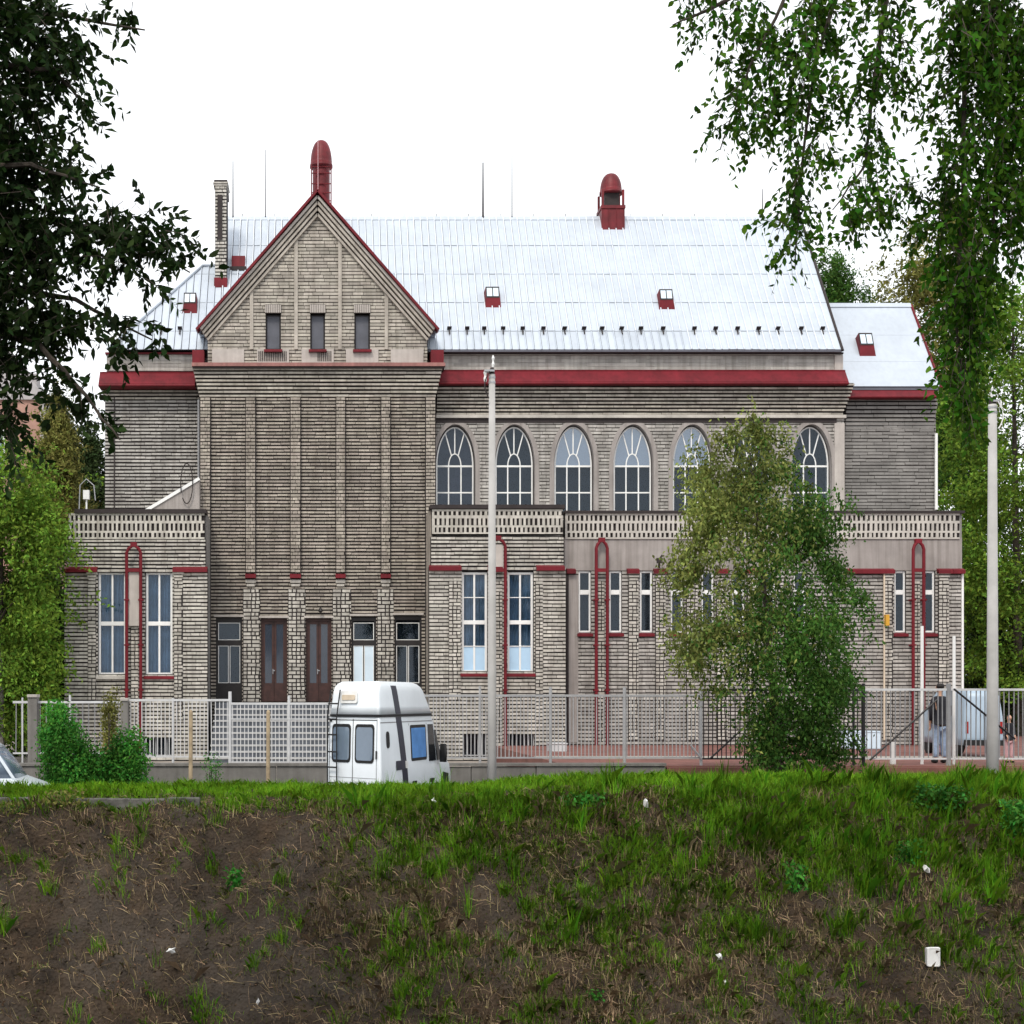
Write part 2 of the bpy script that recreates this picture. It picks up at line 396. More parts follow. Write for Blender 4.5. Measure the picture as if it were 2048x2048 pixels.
# ---- entrance tower ----------------------------------------------------
DT = 49.5; yT = Y(DT)
openings = [(432, 484, 1234, 1403), (522, 574, 1236, 1403), (612, 663, 1236, 1403), (703, 752, 1232, 1403), (789, 843, 1230, 1403)]
th = [hole(*o, DT) for o in openings]
brick_wall(HALL, X(400, DT), X(871, DT), GZ, Z(795, DT), yT, th, 'brick_tower', course=.113, L=.34, name='tower_wall')
strips = [(400, 422), (491, 512), (580, 602), (671, 691), (761, 781), (850, 871)]
for i, (a, b) in enumerate(strips):
    end = 1146 if 0 < i < 5 else 1500
    m = brick_wall(HALL, X(a, DT), X(b, DT), Z(end, DT), Z(796, DT), yT - .13, (), 'brick_tower', 'mortar', course=.113, L=.17, hj=.034, thick=.128, proud=.03, name='pilaster', inset=.022)  # inset bares dark backing, painting shadow lines along the pilaster edges
    if 0 < i < 5:
        r = MB(); r.xprism([(yT - .24, Z(1157, DT)), (yT - .01, Z(1157, DT)), (yT - .01, Z(1147, DT)), (yT - .24, Z(1150, DT))], X(a, DT), X(b, DT)).build('pilaster_cap', 'red_metal', m)
        c = MB(); c.box(X(a, DT) + .01, X(b, DT) - .01, yT - .14, yT, Z(1166, DT), Z(1160, DT)); c.build('corbel', 'brick_pale', m)
        MB().box(X(a, DT) + .04, X(b, DT) - .04, yT - .1, yT, Z(1173, DT), Z(1168, DT)).build('corbel', 'brick_pale', m)
# piers of fine header brick between the doors
for a, b in ((486, 520), (576, 611), (665, 702), (754, 787)):
    brick_wall(HALL, X(a, DT), X(b, DT), Z(1420, DT), Z(1178, DT), yT - .05, (), 'brick_pale', 'mortar', course=.13, L=.14, hj=.04, vj=.04, thick=.048, proud=.02, name='pier', stack=True)
# stepped cornice of the tower
cz = [Z(795 - 7.0 * i, DT) for i in range(9)]; cb = MB(); cd = MB()
for i in range(8):
    k = .045 + i * .047; e = .02 + i * .026
    x = X(400, DT) - e
    while x < X(871, DT) + e - .02:
        l = random.uniform(.5, 1.1); x2 = min(x + l, X(871, DT) + e)
        cb.box(x, x2 - .012, yT - k, yT + .1, cz[i] + .022, cz[i + 1] - .03 + random.uniform(-.006, .006)); x += l
    cd.box(X(400, DT) - e + .03, X(871, DT) + e - .03, yT - k + .06, yT + .1, cz[i] - .001, cz[i + 1] - .001)
tc = cd.build('cornice', 'mortar', HALL); cb.build('brickwork', 'brick_gable', tc, kind='stuff')
m = MB(); m.xprism([(yT - .52, Z(739, DT)), (yT + .3, Z(739, DT)), (yT + .3, Z(727, DT)), (yT - .52, Z(732, DT))], X(386, DT), X(888, DT)); m.build('cornice_cover', 'red_sky_sheen', HALL)
MB().box(X(386, DT) + .02, X(888, DT) - .02, yT - .48, yT + .2, Z(742, DT), Z(739.3, DT)).build('drip_edge', 'dark_trim', HALL)
for a, b in ((386, 409), (861, 886)):
    MB().box(X(a, DT), X(b, DT), yT - .3, yT + .3, Z(731, DT), Z(704, DT)).build('flashing_block', 'red_metal', HALL)
# gable
gx, gz0, gz1 = X(874, DT), Z(662, DT), Z(388, DT)
def glim(z):
    k = X(855, DT) if z < Z(665, DT) else (gx - .35) * (gz1 - .45 - z) / (gz1 - .45 - Z(665, DT))
    return (-k, k)
gw = [(531, 561.5, 626, 697), (620.6, 650, 626, 697), (709, 740, 626, 697)]
gh = [hole(*o, DT) for o in gw]
brick_wall(HALL, X(408, DT), X(862, DT), Z(727, DT), gz1 - .5, yT + .1, gh, 'brick_gable', 'mortar_mid', course=.112, L=.34, lim=glim, name='gable_wall', hj=.03)
for o in gw:
    w = rect_window(HALL, *o, DT, cols=1, rows=(), fw=.05, mat='dark_frame', glassm='grey_shutter', setback=.22, sill='red_metal')
    a, b = X(o[0] - 1, DT), X(o[1] + 1, DT); g = MB(); g.box(a, b, yT + .03, yT + .1, Z(626, DT), Z(608, DT)); gr = g.build('soldier_lintel', 'mortar_mid', HALL)
    s = MB(); n = 9
    for i in range(n): s.box(a + (b - a) * (i + .12) / n, a + (b - a) * (i + .85) / n, yT + .005, yT + .031, Z(625, DT), Z(609, DT))
    s.build('brickwork', 'plaster_pale', gr, kind='stuff')
for k, (a, b) in enumerate(((424, 488), (514, 578), (603, 667.5), (692, 757), (781.5, 847))):
    p = MB(); p.box(X(a, DT), X(b, DT), yT + .02, yT + .1, Z(726, DT), Z(698, DT)); po = p.build('gable_panel', 'plaster_pale', HALL)
    if k in (1, 2):
        n = 16; s = MB()
        for i in range(n if k == 1 else 8):
            j = i if k == 1 else i + 8
            q = X(a + 3 + (b - a - 6) * j / n, DT); s.box(q, q + .026, yT + .002, yT + .021, Z(722, DT), Z(702, DT))
        s.build('slats', 'mortar', po, kind='stuff')
for a, top in ((503, 560), (592, 462), (680, 462), (773, 560)):
    MB().box(X(a - 3.5, DT), X(a + 3.5, DT), yT + .02, yT + .1, Z(698, DT), Z(top, DT)).build('gable_pilaster', 'brick_gable', HALL)
# stepped rakes and red verge
for sgn in (-1, 1):
    for i in range(4):
        off = .1 + i * .125
        mm = MB(); mm.bar((sgn * (gx - off * .55 - .05), gz0 - off * .82 + .1), (0, gz1 - off * 1.42), .075, yT - .22 + i * .06, yT + .12); mm.build('rake_course', 'brick_gable' if i else 'stone_ledge', HALL)
    dk = MB(); dk.bar((sgn * (gx - .24), gz0 - .12), (0, gz1 - .36), .36, yT - .0, yT + .14); dk.build('rake_backing', 'mortar', HALL)
    rr = MB(); rr.bar((sgn * (gx + .03), gz0 - .02), (0, gz1 + .03), .075, yT - .34, yT + .2); rr.build('verge', 'red_metal', HALL)
# gable roof running back into the hall roof
gr = MB(); gr.prism([(-gx, gz0), (gx, gz0), (0, gz1 - .02)], yT + .5, 5.2); gr.bar((-gx, gz0), (0, gz1), .06, yT + .1, yT + .6); gr.bar((gx, gz0), (0, gz1), .06, yT + .1, yT + .6); gr.build('gable_roof', 'roof_metal', HALL)

# tower openings
DW = DT
def wdoor(i, leafm, kind):
    x0, x1, y0, y1 = openings[i]
    if kind == 'door':
        a, b, t, u = X(x0, DW), X(x1, DW), Z(y0, DW), Z(y1, DW); y = yT + .12
        m = MB(); m.box(a, b, y - .02, y + .1, t - .1, t); m.box(a, a + .06, y - .02, y + .1, u, t - .1); m.box(b - .06, b, y - .02, y + .1, u, t - .1)
        o = m.build('entrance_door', 'brown_wood', HALL)
        mid = (a + b) / 2
        for p, q in ((a + .06, mid - .005), (mid + .005, b - .06)):
            lf = MB(); w = .07; lf.box(p, p + w, y + .02, y + .07, u, t - .1); lf.box(q - w, q, y + .02, y + .07, u, t - .1)
            lf.box(p + w, q - w, y + .02, y + .07, t - .2, t - .1); lf.box(p + w, q - w, y + .02, y + .07, u, Z(1366, DW))
            lo = lf.build('door_leaf', 'brown_wood', o)
            MB().box(p + w, q - w, y + .035, y + .05, Z(1366, DW), t - .2).build('pane', 'door_glass', o)
        hm = MB(); hm.box(mid - .05, mid - .025, y - .02, y + .02, Z(1348, DW), Z(1338, DW)); hm.box(mid - .05, mid + .03, y - .04, y - .02, Z(1342, DW), Z(1340, DW)); hm.build('handle', 'steel', o)
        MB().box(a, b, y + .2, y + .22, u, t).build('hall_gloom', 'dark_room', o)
    else:
        films = {(1, 0): 'film_white', (1, 1): 'film_white'} if kind == 'film' else {}
        # dark surround, pale sash lines
        a, b, t, u = X(x0, DW), X(x1, DW), Z(y0, DW), Z(y1, DW); y = yT + .1
        m = MB(); m.box(a, a + .05, y - .02, y + .1, u, t); m.box(b - .05, b, y - .02, y + .1, u, t); m.box(a + .05, b - .05, y - .02, y + .1, t - .16, t)
        m.box(a + .05, b - .05, y, y + .1, Z(1291, DW), Z(1280, DW)); m.box(a + .05, b - .05, y, y + .1, u, Z(1366, DW))
        o = m.build('window_surround', 'dark_frame', HALL)
        for (p, q, r, s, g) in ((x0 + 4, x1 - 4, 1245, 1280, 0), (x0 + 4, (x0 + x1) / 2 - 1, 1291, 1366, 1), ((x0 + x1) / 2 + 1, x1 - 4, 1291, 1366, 1)):
            A, B, T, U = X(p, DW), X(q, DW), Z(r, DW), Z(s, DW); f = .022
            fm = MB(); fm.box(A, A + f, y + .01, y + .06, U, T); fm.box(B - f, B, y + .01, y + .06, U, T); fm.box(A + f, B - f, y + .01, y + .06, T - f, T); fm.box(A + f, B - f, y + .01, y + .06, U, U + f)
            fm.build('sash', 'white_frame', o)
            MB().box(A + f, B - f, y + .03, y + .045, U + f, T - f).build('pane', 'film_white' if (g and kind == 'film') else 'window_glass', o)
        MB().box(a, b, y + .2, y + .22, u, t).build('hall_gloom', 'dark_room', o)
M('door_glass', (.03, .04, .06), .08, .1, 2, spec=.6)
wdoor(0, None, 'win'); wdoor(1, None, 'door'); wdoor(2, None, 'door'); wdoor(3, None, 'film'); wdoor(4, None, 'win')
for x0, x1, y0, y1 in openings:
    mm = MB(); mm.box(X(x0 - 4, DT), X(x1 + 4, DT), yT - .07, yT + .1, Z(y0, DT) + .0, Z(y0 - 4, DT)); mm.build('lintel', 'plaster_pale', HALL)
lm = MB(); lm.lathe([(.03, Z(1226, DT)), (.08, Z(1223, DT)), (.06, Z(1219, DT)), (.02, Z(1216, DT))], X(641, DT), yT - .22, 10); lm.box(X(640, DT), X(642, DT), yT - .22, yT, Z(1222, DT), Z(1220, DT))
lm.build('door_lamp', 'dark_frame', HALL)

# entrance steps up to the tower doors
n = 9; zt = Z(1405, 48.3)
st = MB()
landing = MB(); landing.box(X(432, 48.2), X(850, 48.2), Y(48.0), yT - .105, GZ, zt); lo = landing.build('landing', 'step_dark', HALL)
for i in range(n):
    z = zt - (i + 1) * (zt - GZ - .1) / (n + 1); d0 = 48.0 - (i + 1) * .3
    MB().box(X(432, 48.2), X(850, 48.2), Y(d0), Y(48.0) + .0 if i == 0 else Y(d0 + .3), GZ, z - .05).build('step', 'step_dark', lo)
    MB().box(X(431, 48.2), X(851, 48.2), Y(d0) - .03, Y(d0 + .3) - .004, z - .05, z).build('tread', 'step_stone', lo)

# ---- hall front: arcade ------------------------------------------------
DA = 50.3; yA = Y(DA)
ax = [873 + 118.7 * i for i in range(7)]
zs_, zb_ = Z(931, DA), Z(1030, DA)
ea, eb = 44 / F * DA, 86 / F * DA
def arch_hole(xc):
    def f(z):
        if z < zb_: return None
        if z <= zs_: return (xc - ea, xc + ea)
        t = (z - zs_) / eb
        if t >= 1: return None
        k = ea * math.sqrt(1 - t * t); return (xc - k, xc + k)
    return f
xcs = [X(a + 37.5, DA) for a in ax]
brick_wall(HALL, X(872, DA), X(1688, DA), GZ, Z(836, DA), yA, [arch_hole(x) for x in xcs], 'brick_hall', 'mortar_mid', course=.113, L=.3, hj=.03, name='arcade_wall')
def ell(xc, a, b, t): return (xc + a * math.cos(t), zs_ + b * math.sin(t))
def arch_window(i):
    xc = xcs[i]; a, b = 37.5 / F * DA, 79 / F * DA; yw = yA + .17
    # archivolt
    m = MB(); N = 28; o_a, o_b = 49 / F * DA, 91 / F * DA; i_a, i_b = 40 / F * DA, 82 / F * DA
    outer = [(xc + o_a, zb_)] + [ell(xc, o_a, o_b, math.pi * k / N) for k in range(N + 1)] + [(xc - o_a, zb_)]
    inner = [(xc + i_a, zb_)] + [ell(xc, i_a, i_b, math.pi * k / N) for k in range(N + 1)] + [(xc - i_a, zb_)]
    n = len(outer)
    vs = [(p[0], yA - .05, p[1]) for p in outer] + [(p[0], yA - .05, p[1]) for p in inner] + [(p[0], yA + .3, p[1]) for p in inner] + [(p[0], yA + .05, p[1]) for p in outer]
    fs = []
    for k in range(n - 1): fs += [(k, k + 1, n + k + 1, n + k), (n + k, n + k + 1, 2 * n + k + 1, 2 * n + k), (k + 1, k, 3 * n + k, 3 * n + k + 1)]
    m.add(vs, fs); m.build('archivolt', 'plaster', HALL)
    # frame
    f = MB(); w = .045; ia, ib = 12.5 / F * DA, 25 / F * DA; y0, y1 = yw, yw + .05
    ring_o = [(xc + a, zb_)] + [ell(xc, a, b, math.pi * k / N) for k in range(N + 1)] + [(xc - a, zb_)]
    ring_i = [(xc + a - w, zb_)] + [ell(xc, a - w, b - w, math.pi * k / N) for k in range(N + 1)] + [(xc - a + w, zb_)]
    for k in range(n - 1):
        f.prism([ring_i[k], ring_o[k], ring_o[k + 1], ring_i[k + 1]], y0, y1)
    for k in range(10):
        p, q = ell(xc, ia, ib, math.pi * k / 10), ell(xc, ia, ib, math.pi * (k + 1) / 10); f.bar(p, q, .035, y0, y1)
    ang = [math.radians(q) for q in (58, 90, 122)]
    for t in ang: f.bar(ell(xc, ia, ib, t), ell(xc, a - w, b - w, t), .035, y0 + .003, y1)
    f.box(xc - a + w, xc + a - w, y0 - .004, y1, zs_ - .03, zs_ + .03)
    z2 = Z(984, DA); f.box(xc - a + w, xc + a - w, y0 - .004, y1, z2 - .022, z2 + .022)
    for s in (-1, 1): f.box(xc + s * ia - .02, xc + s * ia + .02, y0 + .002, y1, zb_, zs_)
    o = f.build('arched_window', 'white_frame', HALL)
    # panes
    yg0, yg1 = yw + .02, yw + .03
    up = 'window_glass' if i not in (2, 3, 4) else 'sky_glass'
    xs = [xc - a + w, xc - ia, xc + ia, xc + a - w]; zz = [zb_, z2, zs_]
    for r in range(2):
        for c in range(3): MB().box(xs[c] + (.02 if c else 0), xs[c + 1] - (.02 if c < 2 else 0), yg0, yg1, zz[r] + (.022 if r else 0), zz[r + 1] - .022).build('pane', 'window_glass', o)
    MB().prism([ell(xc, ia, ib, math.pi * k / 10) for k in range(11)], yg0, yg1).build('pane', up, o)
    tt = [0] + ang + [math.pi]
    for k in range(4):
        ts = [tt[k] + (tt[k + 1] - tt[k]) * j / 6 for j in range(7)]
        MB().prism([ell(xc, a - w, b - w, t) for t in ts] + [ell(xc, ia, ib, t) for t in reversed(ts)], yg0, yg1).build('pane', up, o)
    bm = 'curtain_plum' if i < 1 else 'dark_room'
    MB().box(xc - a, xc + a, yw + .3, yw + .32, zb_, zs_ + b).build('painted_gloom' if i else 'curtain', bm, o)  # near-black sheet paints the dark room; the first window has a curtain
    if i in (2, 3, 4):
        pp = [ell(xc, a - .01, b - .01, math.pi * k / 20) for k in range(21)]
        MB().prism(pp, yw + .12, yw + .13).build('sky_reflection', 'sky_reflection_pale', o)  # added sheet; its pale colour stands in for reflected sky
for i in range(7): arch_window(i)
# ledge and corbel table of the hall
MB().box(X(872, DA), X(1690, DA), yA - .14, yA + .3, Z(837, DA), Z(831, DA)).build('ledge', 'stone_ledge', HALL)
MB().box(X(872, DA), X(1672, DA), yA - .06, yA + .3, Z(846, DA), Z(837.2, DA)).build('painted_shadow_slit', 'dark_trim', HALL)  # dark strip painted in for the shadow slit below the ledge
def corbels(x0, x1, y_bot, y_top, D, nrow, mat, k0=.05, dk=.05, ex=.03, parent=HALL):
    y = Y(D); bb = MB(); dd = MB(); h = (Z(y_top, D) - Z(y_bot, D)) / nrow
    for i in range(nrow):
        z = Z(y_bot, D) + i * h; k = k0 + dk * i; e = ex * i
        dd.box(x0, x1 + e - .03, y - k + .05, y + .3, z, z + h - .001)
        x = x0
        while x < x1 + e - .03:
            l = random.uniform(.25, .9); q = min(x + l, x1 + e)
            bb.box(x, q - .014, y - k + random.uniform(-.012, .012), y + .1, z + .022, z + h - .03); x += l
    o = dd.build('cornice', 'mortar', parent); bb.build('brickwork', mat, o, kind='stuff'); return o
corbels(X(873, DA), X(1686, DA), 831, 771, DA, 9, 'brick_gable')
def red_eave(x0, x1, yt, yb, D, out=.62, lip=.05):
    y = Y(D); m = MB()
    m.xprism([(y - out, Z(yb, D - out)), (y + .1, Z(yb, D - out)), (y + .1, Z(yt, D)), (y - out * .45, Z(yt + (yb - yt) * .22, D)), (y - out, Z(yb - (yb - yt) * .2, D - out))], x0, x1)
    o = m.build('eave_cover', 'red_metal', HALL)
    MB().tube([(x0, y - out - .02, Z(yb - 2, D - out)), (x1, y - out - .02, Z(yb - 2, D - out))], .035, 8).build('gutter', 'red_metal', o)
    MB().tube([(x0, y - out * .45 - .01, Z(yt + (yb - yt) * .22, D)), (x1, y - out * .45 - .01, Z(yt + (yb - yt) * .22, D))], .02, 6).build('seam', 'red_metal', o)
    return o
red_eave(X(873, DA), X(1697, DA - .6), 738, 769, DA)
# attic band under the roof
brick_wall(HALL, X(860, DA), X(1683, DA), Z(740, DA), Z(711, DA), yA, (), 'brick_hall', 'brick_hall', course=.12, L=.5, hj=.02, proud=.012, thick=.5, name='attic_wall')
MB().box(X(860, DA), X(1684, DA), yA - .05, yA + .4, Z(710.5, DA), Z(706, DA)).build('attic_ledge', 'stone_ledge', HALL)
MB().box(X(860, DA), X(1685, DA), yA - .1, yA + .4, Z(705.7, DA), 13.0).build('eave_board', 'dark_trim', HALL)
bevel(MB().box(X(1668, DA), X(1685, DA), yA - .07, yA + .4, Z(741, DA), Z(711, DA)).build('attic_block', 'plaster_pale', HALL), .01)
# hall corner strip at the right end
MB().box(X(1668, DA), X(1688, DA), yA - .06, yA + .2, Z(1022, DA), Z(847, DA)).build('corner_strip', 'plaster_pale', HALL)
# left return part of the hall
brick_wall(HALL, X(210, DA), X(402, DA), GZ, Z(800, DA), yA, (), 'brick_hall', 'mortar', course=.117, L=.34, name='side_wall')
MB().box(X(228, DA), X(230, DA), yA - .06, yA, Z(1018, DA), Z(786, DA)).build('conductor', 'dark_trim', HALL)
corbels(X(206, DA), X(400, DA), 800, 774, DA, 4, 'brick_gable')
red_eave(X(197, DA - .6), X(390, DA - .6), 742, 773, DA)
brick_wall(HALL, X(213, DA), X(400, DA), Z(742, DA), Z(706, DA), yA, (), 'brick_hall', 'brick_hall', course=.12, L=.5, hj=.02, proud=.012, thick=.5, name='attic_wall')
MB().box(X(211, DA), X(400, DA), yA - .1, yA + .4, Z(705.7, DA), 13.0).build('eave_board', 'red_metal', HALL)
# lean-to behind the left wing parapet
D2 = 49.0
m = MB(); m.prism([(X(300, D2), Z(1019, D2)), (X(399, D2), Z(1019, D2)), (X(399, D2), Z(960, D2))], Y(D2), yA - .05); lt = m.build('lean_to', 'plaster', HALL)
MB().bar((X(284, D2), Z(1026, D2)), (X(399, D2), Z(957, D2)), .1, Y(D2) - .05, yA - .05).build('lean_to_roof', 'white_frame', lt)
wp = [(X(374 + 12 * math.cos(t), D2), Y(D2) - .1, Z(968 - 40 * math.sin(t), D2)) for t in [math.pi * (1.15 - 1.9 * k / 22) for k in range(23)]]
MB().tube(wp, .018, 5).build('loose_cable', 'dark_trim', HALL)
MB().tube([(X(397.5, DT), yT - .03, Z(1018, DT)), (X(397.5, DT), yT - .03, Z(800, DT))], .04, 8).build('downpipe', 'fence_grey', HALL)

# ---- annex on the right -------------------------------------------------
DN = 50.6; yN = Y(DN)
brick_wall(HALL, X(1689, DN), X(1871, DN), GZ, Z(797, DN), yN, (), 'brick_annex', 'mortar_mid', course=.113, L=.5, hj=.03, rough=.01, name='annex_wall')
corbels(X(1690, DN), X(1868, DN), 860, 797, DN, 8, 'brick_annex', .03, .025, .01)
red_eave(X(1694, DN - .5), X(1873, DN - .5), 776, 796, DN, .5)
MB().tube([(X(1870, DN), yN - .1, Z(1020, DN)), (X(1870, DN), yN - .1, Z(868, DN))], .05, 8).build('downpipe', 'white_frame', HALL)

# ---- roofs ---------------------------------------------------------------
EZ = 13.09                                            # eave height of the hall, slope 4 up 3 in
def uof(py): k = (HY - py) / F; return (CZ + k * 50 - EZ) / (.8 - .6 * k)
u_ridge = uof(436)
xl, xr = X(452, 54.35), 17.47; xL = X(215, 50)
yr, zr = .6 * u_ridge, EZ + .8 * u_ridge
slab = MB(); slab.xprism([(-.05, EZ - .07), (2 * yr + .05, EZ - .07), (yr, zr - .01)], xl, xr)
u_l = uof(533); yl, zl = .6 * u_l, EZ + .8 * u_l; xh = X(405, 50 + yl)
slab.add([(xL, 0, EZ), (xl, 0, EZ), (xl, yl, zl), (xh, yl, zl), (xL, 2 * yr, EZ), (xl, 2 * yr, EZ)], [(0, 1, 2, 3), (0, 3, 4), (3, 2, 5, 4)])
roof = slab.build('roof', 'roof_gap', HALL)
PW = .25; rows = [0] + [uof(p) for p in (663, 606, 549, 492)] + [u_ridge]
pitch = math.atan2(.8, .6)
pm = []
for r in range(5):
    L_ = rows[r + 1] - rows[r]; q = MB(); q.box(.034, PW - .012, .012, L_ - .012, 0, .014); q.box(-.018, .014, 0, L_ - .001, 0, .05)
    me = q.mesh('panel'); me.materials.append(MATS['roof_metal']); me.materials.append(MATS['roof_seam']); me.polygons.foreach_set('material_index', [0] * 6 + [1] * 6); pm.append(me)
ncol = int((xr - xl) / PW); rest = MB(); cnt = 0
def in_gable(x, u):                                   # behind the tower gable?
    D = 50 + .6 * u; z = EZ + .8 * u; s = DT / D
    return abs(x * s) < (gz1 - .3 - (CZ + (z - CZ) * s)) * gx / (gz1 - gz0) and (CZ + (z - CZ) * s) < gz1 - .3
def sl(x, u, h=0): return (x, .6 * u - .8 * h, EZ + .8 * u + .6 * h)
for r in (4, 3, 2, 1, 0):
    for c in range(ncol):
        x = xr - (c + 1) * PW
        hid = in_gable(x, rows[r]) and in_gable(x + PW, rows[r]) and in_gable(x, rows[r + 1]) and in_gable(x + PW, rows[r + 1])
        if not hid and cnt < 300 and not (r == 0 and x < 0):
            o = bpy.data.objects.new('panel', pm[r]); o.location = sl(x + random.uniform(-.004, .004), rows[r] + random.uniform(-.012, .004), .006); o.rotation_euler = (pitch + random.uniform(-.004, .004), random.uniform(-.007, .007), 0); link(o, roof); cnt += 1
        else:
            a, b, u0, u1 = x + .034, x + PW - .012, rows[r] + .012, rows[r + 1] - .012
            for (a, b, u0, u1, h) in ((a, b, u0, u1, .014), (x - .014, x + .014, rows[r], rows[r + 1] - .001, .044)):
                rest.add([sl(a, u0), sl(b, u0), sl(b, u1), sl(a, u1), sl(a, u0, h), sl(b, u0, h), sl(b, u1, h), sl(a, u1, h)], [(4, 5, 6, 7), (0, 1, 5, 4), (1, 2, 6, 5), (3, 0, 4, 7)])
x = xl
hs_ = u_l / (xh - xL)
while x > xL:
    x0 = x - PW
    for r in range(4):
        u0 = rows[r]; t0 = min(rows[r + 1], u_l, hs_ * (x0 - xL)) - .004; t1 = min(rows[r + 1], u_l, hs_ * (x - xL)) - .004
        if t1 <= u0 + .01: continue
        t0 = max(t0, u0 + .001)
        rest.add([sl(x0 + .034, u0 + .012, .014), sl(x - .012, u0 + .012, .014), sl(x - .012, t1, .014), sl(x0 + .034, t0, .014)], [(0, 1, 2, 3)])
        if t0 > u0 + .02: rest.add([sl(x0 - .014, u0), sl(x0 + .014, u0), sl(x0 + .014, t0), sl(x0 - .014, t0), sl(x0 - .014, u0, .044), sl(x0 + .014, u0, .044), sl(x0 + .014, t0, .044), sl(x0 - .014, t0, .044)], [(4, 5, 6, 7), (0, 1, 5, 4), (1, 2, 6, 5), (3, 0, 4, 7)])
    x = x0
rest.build('panel', 'roof_metal', roof, kind='stuff')
MB().tube([sl(xL, 0, .05), sl(xh, u_l, .05), sl(xl, u_l, .05)], .05, 6).build('hip_cap', 'roof_metal', HALL)
rc = MB(); rc.xprism([(yr - .12, zr - .1), (yr + .12, zr - .1), (yr + .03, zr + .06), (yr - .03, zr + .06)], xl - .02, xr + .02); rc.build('ridge_cap', 'roof_metal', HALL)
for x in np.arange(xl + .6, xr, 1.17): MB().tube([(x, yr, zr), (x, yr, zr + .16)], .012, 5).build('ridge_pin', 'dark_trim', HALL)
# verge at the right end, snow guards, skylights, hatch
MB().tube([sl(xr + .02, -.05, .02), sl(xr + .02, u_ridge, .02)], .05, 6).build('verge', 'dark_trim', HALL)
gx_ = [323, 360, 898, 934, 968, 1006, 1045, 1086, 1128, 1167, 1203, 1242, 1281, 1325, 1388, 1430, 1474, 1516, 1554, 1601, 1644]
ug = uof(661); Dg = 50 + .6 * ug
sg = MB()
sg.add([(-.075, -.02, .02), (.075, -.02, .02), (.075, 0, .02), (-.075, 0, .02), (-.075, -.02, .16), (.075, -.02, .16), (.075, 0, .16), (-.075, 0, .16)], [(0, 1, 5, 4), (1, 2, 6, 5), (2, 3, 7, 6), (3, 0, 4, 7), (4, 5, 6, 7), (3, 2, 1, 0)])
sg.box(-.02, .02, -.25, .02, .02, .045)
sgm = sg.mesh('snow_guard'); sgm.materials.append(MATS['dark_trim'])
for px in gx_:
    o = bpy.data.objects.new('snow_guard', sgm); o.location = sl(X(px, Dg), ug, .02); o.rotation_euler = (pitch, 0, random.uniform(-.1, .1)); link(o, roof)
def skylight(px0, px1, py0, py1, base=None):
    """red framed roof window sitting on the slope"""
    u0, u1 = uof(py1), uof(py0); D = 50 + .3 * (u0 + u1); a, b = X(px0 + 3, D), X(px1 - 3, D); h = .2
    um = u0 + (u1 - u0) * .42
    m = MB(); m.add([sl(a - .05, u0), sl(b + .05, u0), sl(b + .02, u1 + .1), sl(a - .02, u1 + .1), sl(a, um, h), sl(b, um, h), sl(b, u1, h + .12), sl(a, u1, h + .12)], [(0, 1, 5, 4), (1, 2, 6, 5), (2, 3, 7, 6), (3, 0, 4, 7), (4, 5, 6, 7)])
    o = m.build('skylight', 'red_metal', roof)
    e = .035
    f = MB()
    def q(x, t): u = um + (u1 - um) * t; return sl(x, u, h + .12 * t + .012)
    ed = [(a, b, 0, .14), (a, b, .88, 1.0)]
    for (p, r_, t0, t1) in ed: f.add([q(p, t0), q(r_, t0), q(r_, t1), q(p, t1)], [(0, 1, 2, 3)])
    for p in (a, (a + b) / 2 - e / 2, b - e): f.add([q(p, .14), q(p + e, .14), q(p + e, .88), q(p, .88)], [(0, 1, 2, 3)])
    f.build('glazing_bars', 'dark_trim', roof)
    mid = (a + b) / 2
    for p, r_ in ((a + e, mid - e / 2), (mid + e / 2, b - e)):
        MB().add([q(p, .14), q(r_, .14), q(r_, .88), q(p, .88)], [(0, 1, 2, 3)]).build('pane', 'film_white', roof)
skylight(365, 395.5, 601, 628); skylight(968, 1001, 589, 617); skylight(1315, 1347, 594, 621)
u0, u1 = uof(536), uof(511); D = 53; a, b = X(464.5, D), X(491, D)
yh = .6 * u0 - .05; zh = EZ + .8 * u0
m = MB(); m.xprism([(yh, zh - .05), (yh + .5, zh - .05), (yh + .55, zh + .5), (yh + .08, zh + .44)], a, b); m.build('roof_hatch', 'red_metal', roof)
MB().box(a - .05, b + .06, .6 * u0 - .15, .6 * u0 + .1, EZ + .8 * u0 - .12, EZ + .8 * u0 + .02).build('hatch_flashing', 'dark_trim', roof)
# annex roof: wide plain sheets
EN = Z(774, 50.4)
def sn(x, u, h=0): return (x, .35 + .6 * u - .8 * h, EN + .8 * u + .6 * h)
def un(py): k = (HY - py) / F; return (CZ + k * 50.35 - EN) / (.8 - .6 * k)
ur = un(611); yna, zna = .35 + .6 * ur, EN + .8 * ur
a, b = X(1650, 52), X(1879, 50.4)
m = MB(); m.xprism([(.3, EN - .12), (2 * yna - .3, EN - .12), (yna, zna - .02)], a, b - .03); ar = m.build('annex_roof', 'roof_gap', HALL)
for p, q in ((0, un(724)), (un(724), un(671)), (un(671), ur)):
    MB().add([sn(a, p + .006, .0), sn(b, p + .006, .0), sn(b, q, .0), sn(a, q, .0), sn(a, p + .006, .016), sn(b, p + .006, .016), sn(b, q, .016), sn(a, q, .016)], [(4, 5, 6, 7), (0, 1, 5, 4), (1, 2, 6, 5), (3, 0, 4, 7)]).build('roof_sheet', 'roof_metal', ar)
MB().tube([sn(b + .03, -.08, .02), sn(b + .03, ur, .02)], .045, 6).build('verge', 'red_metal', HALL)
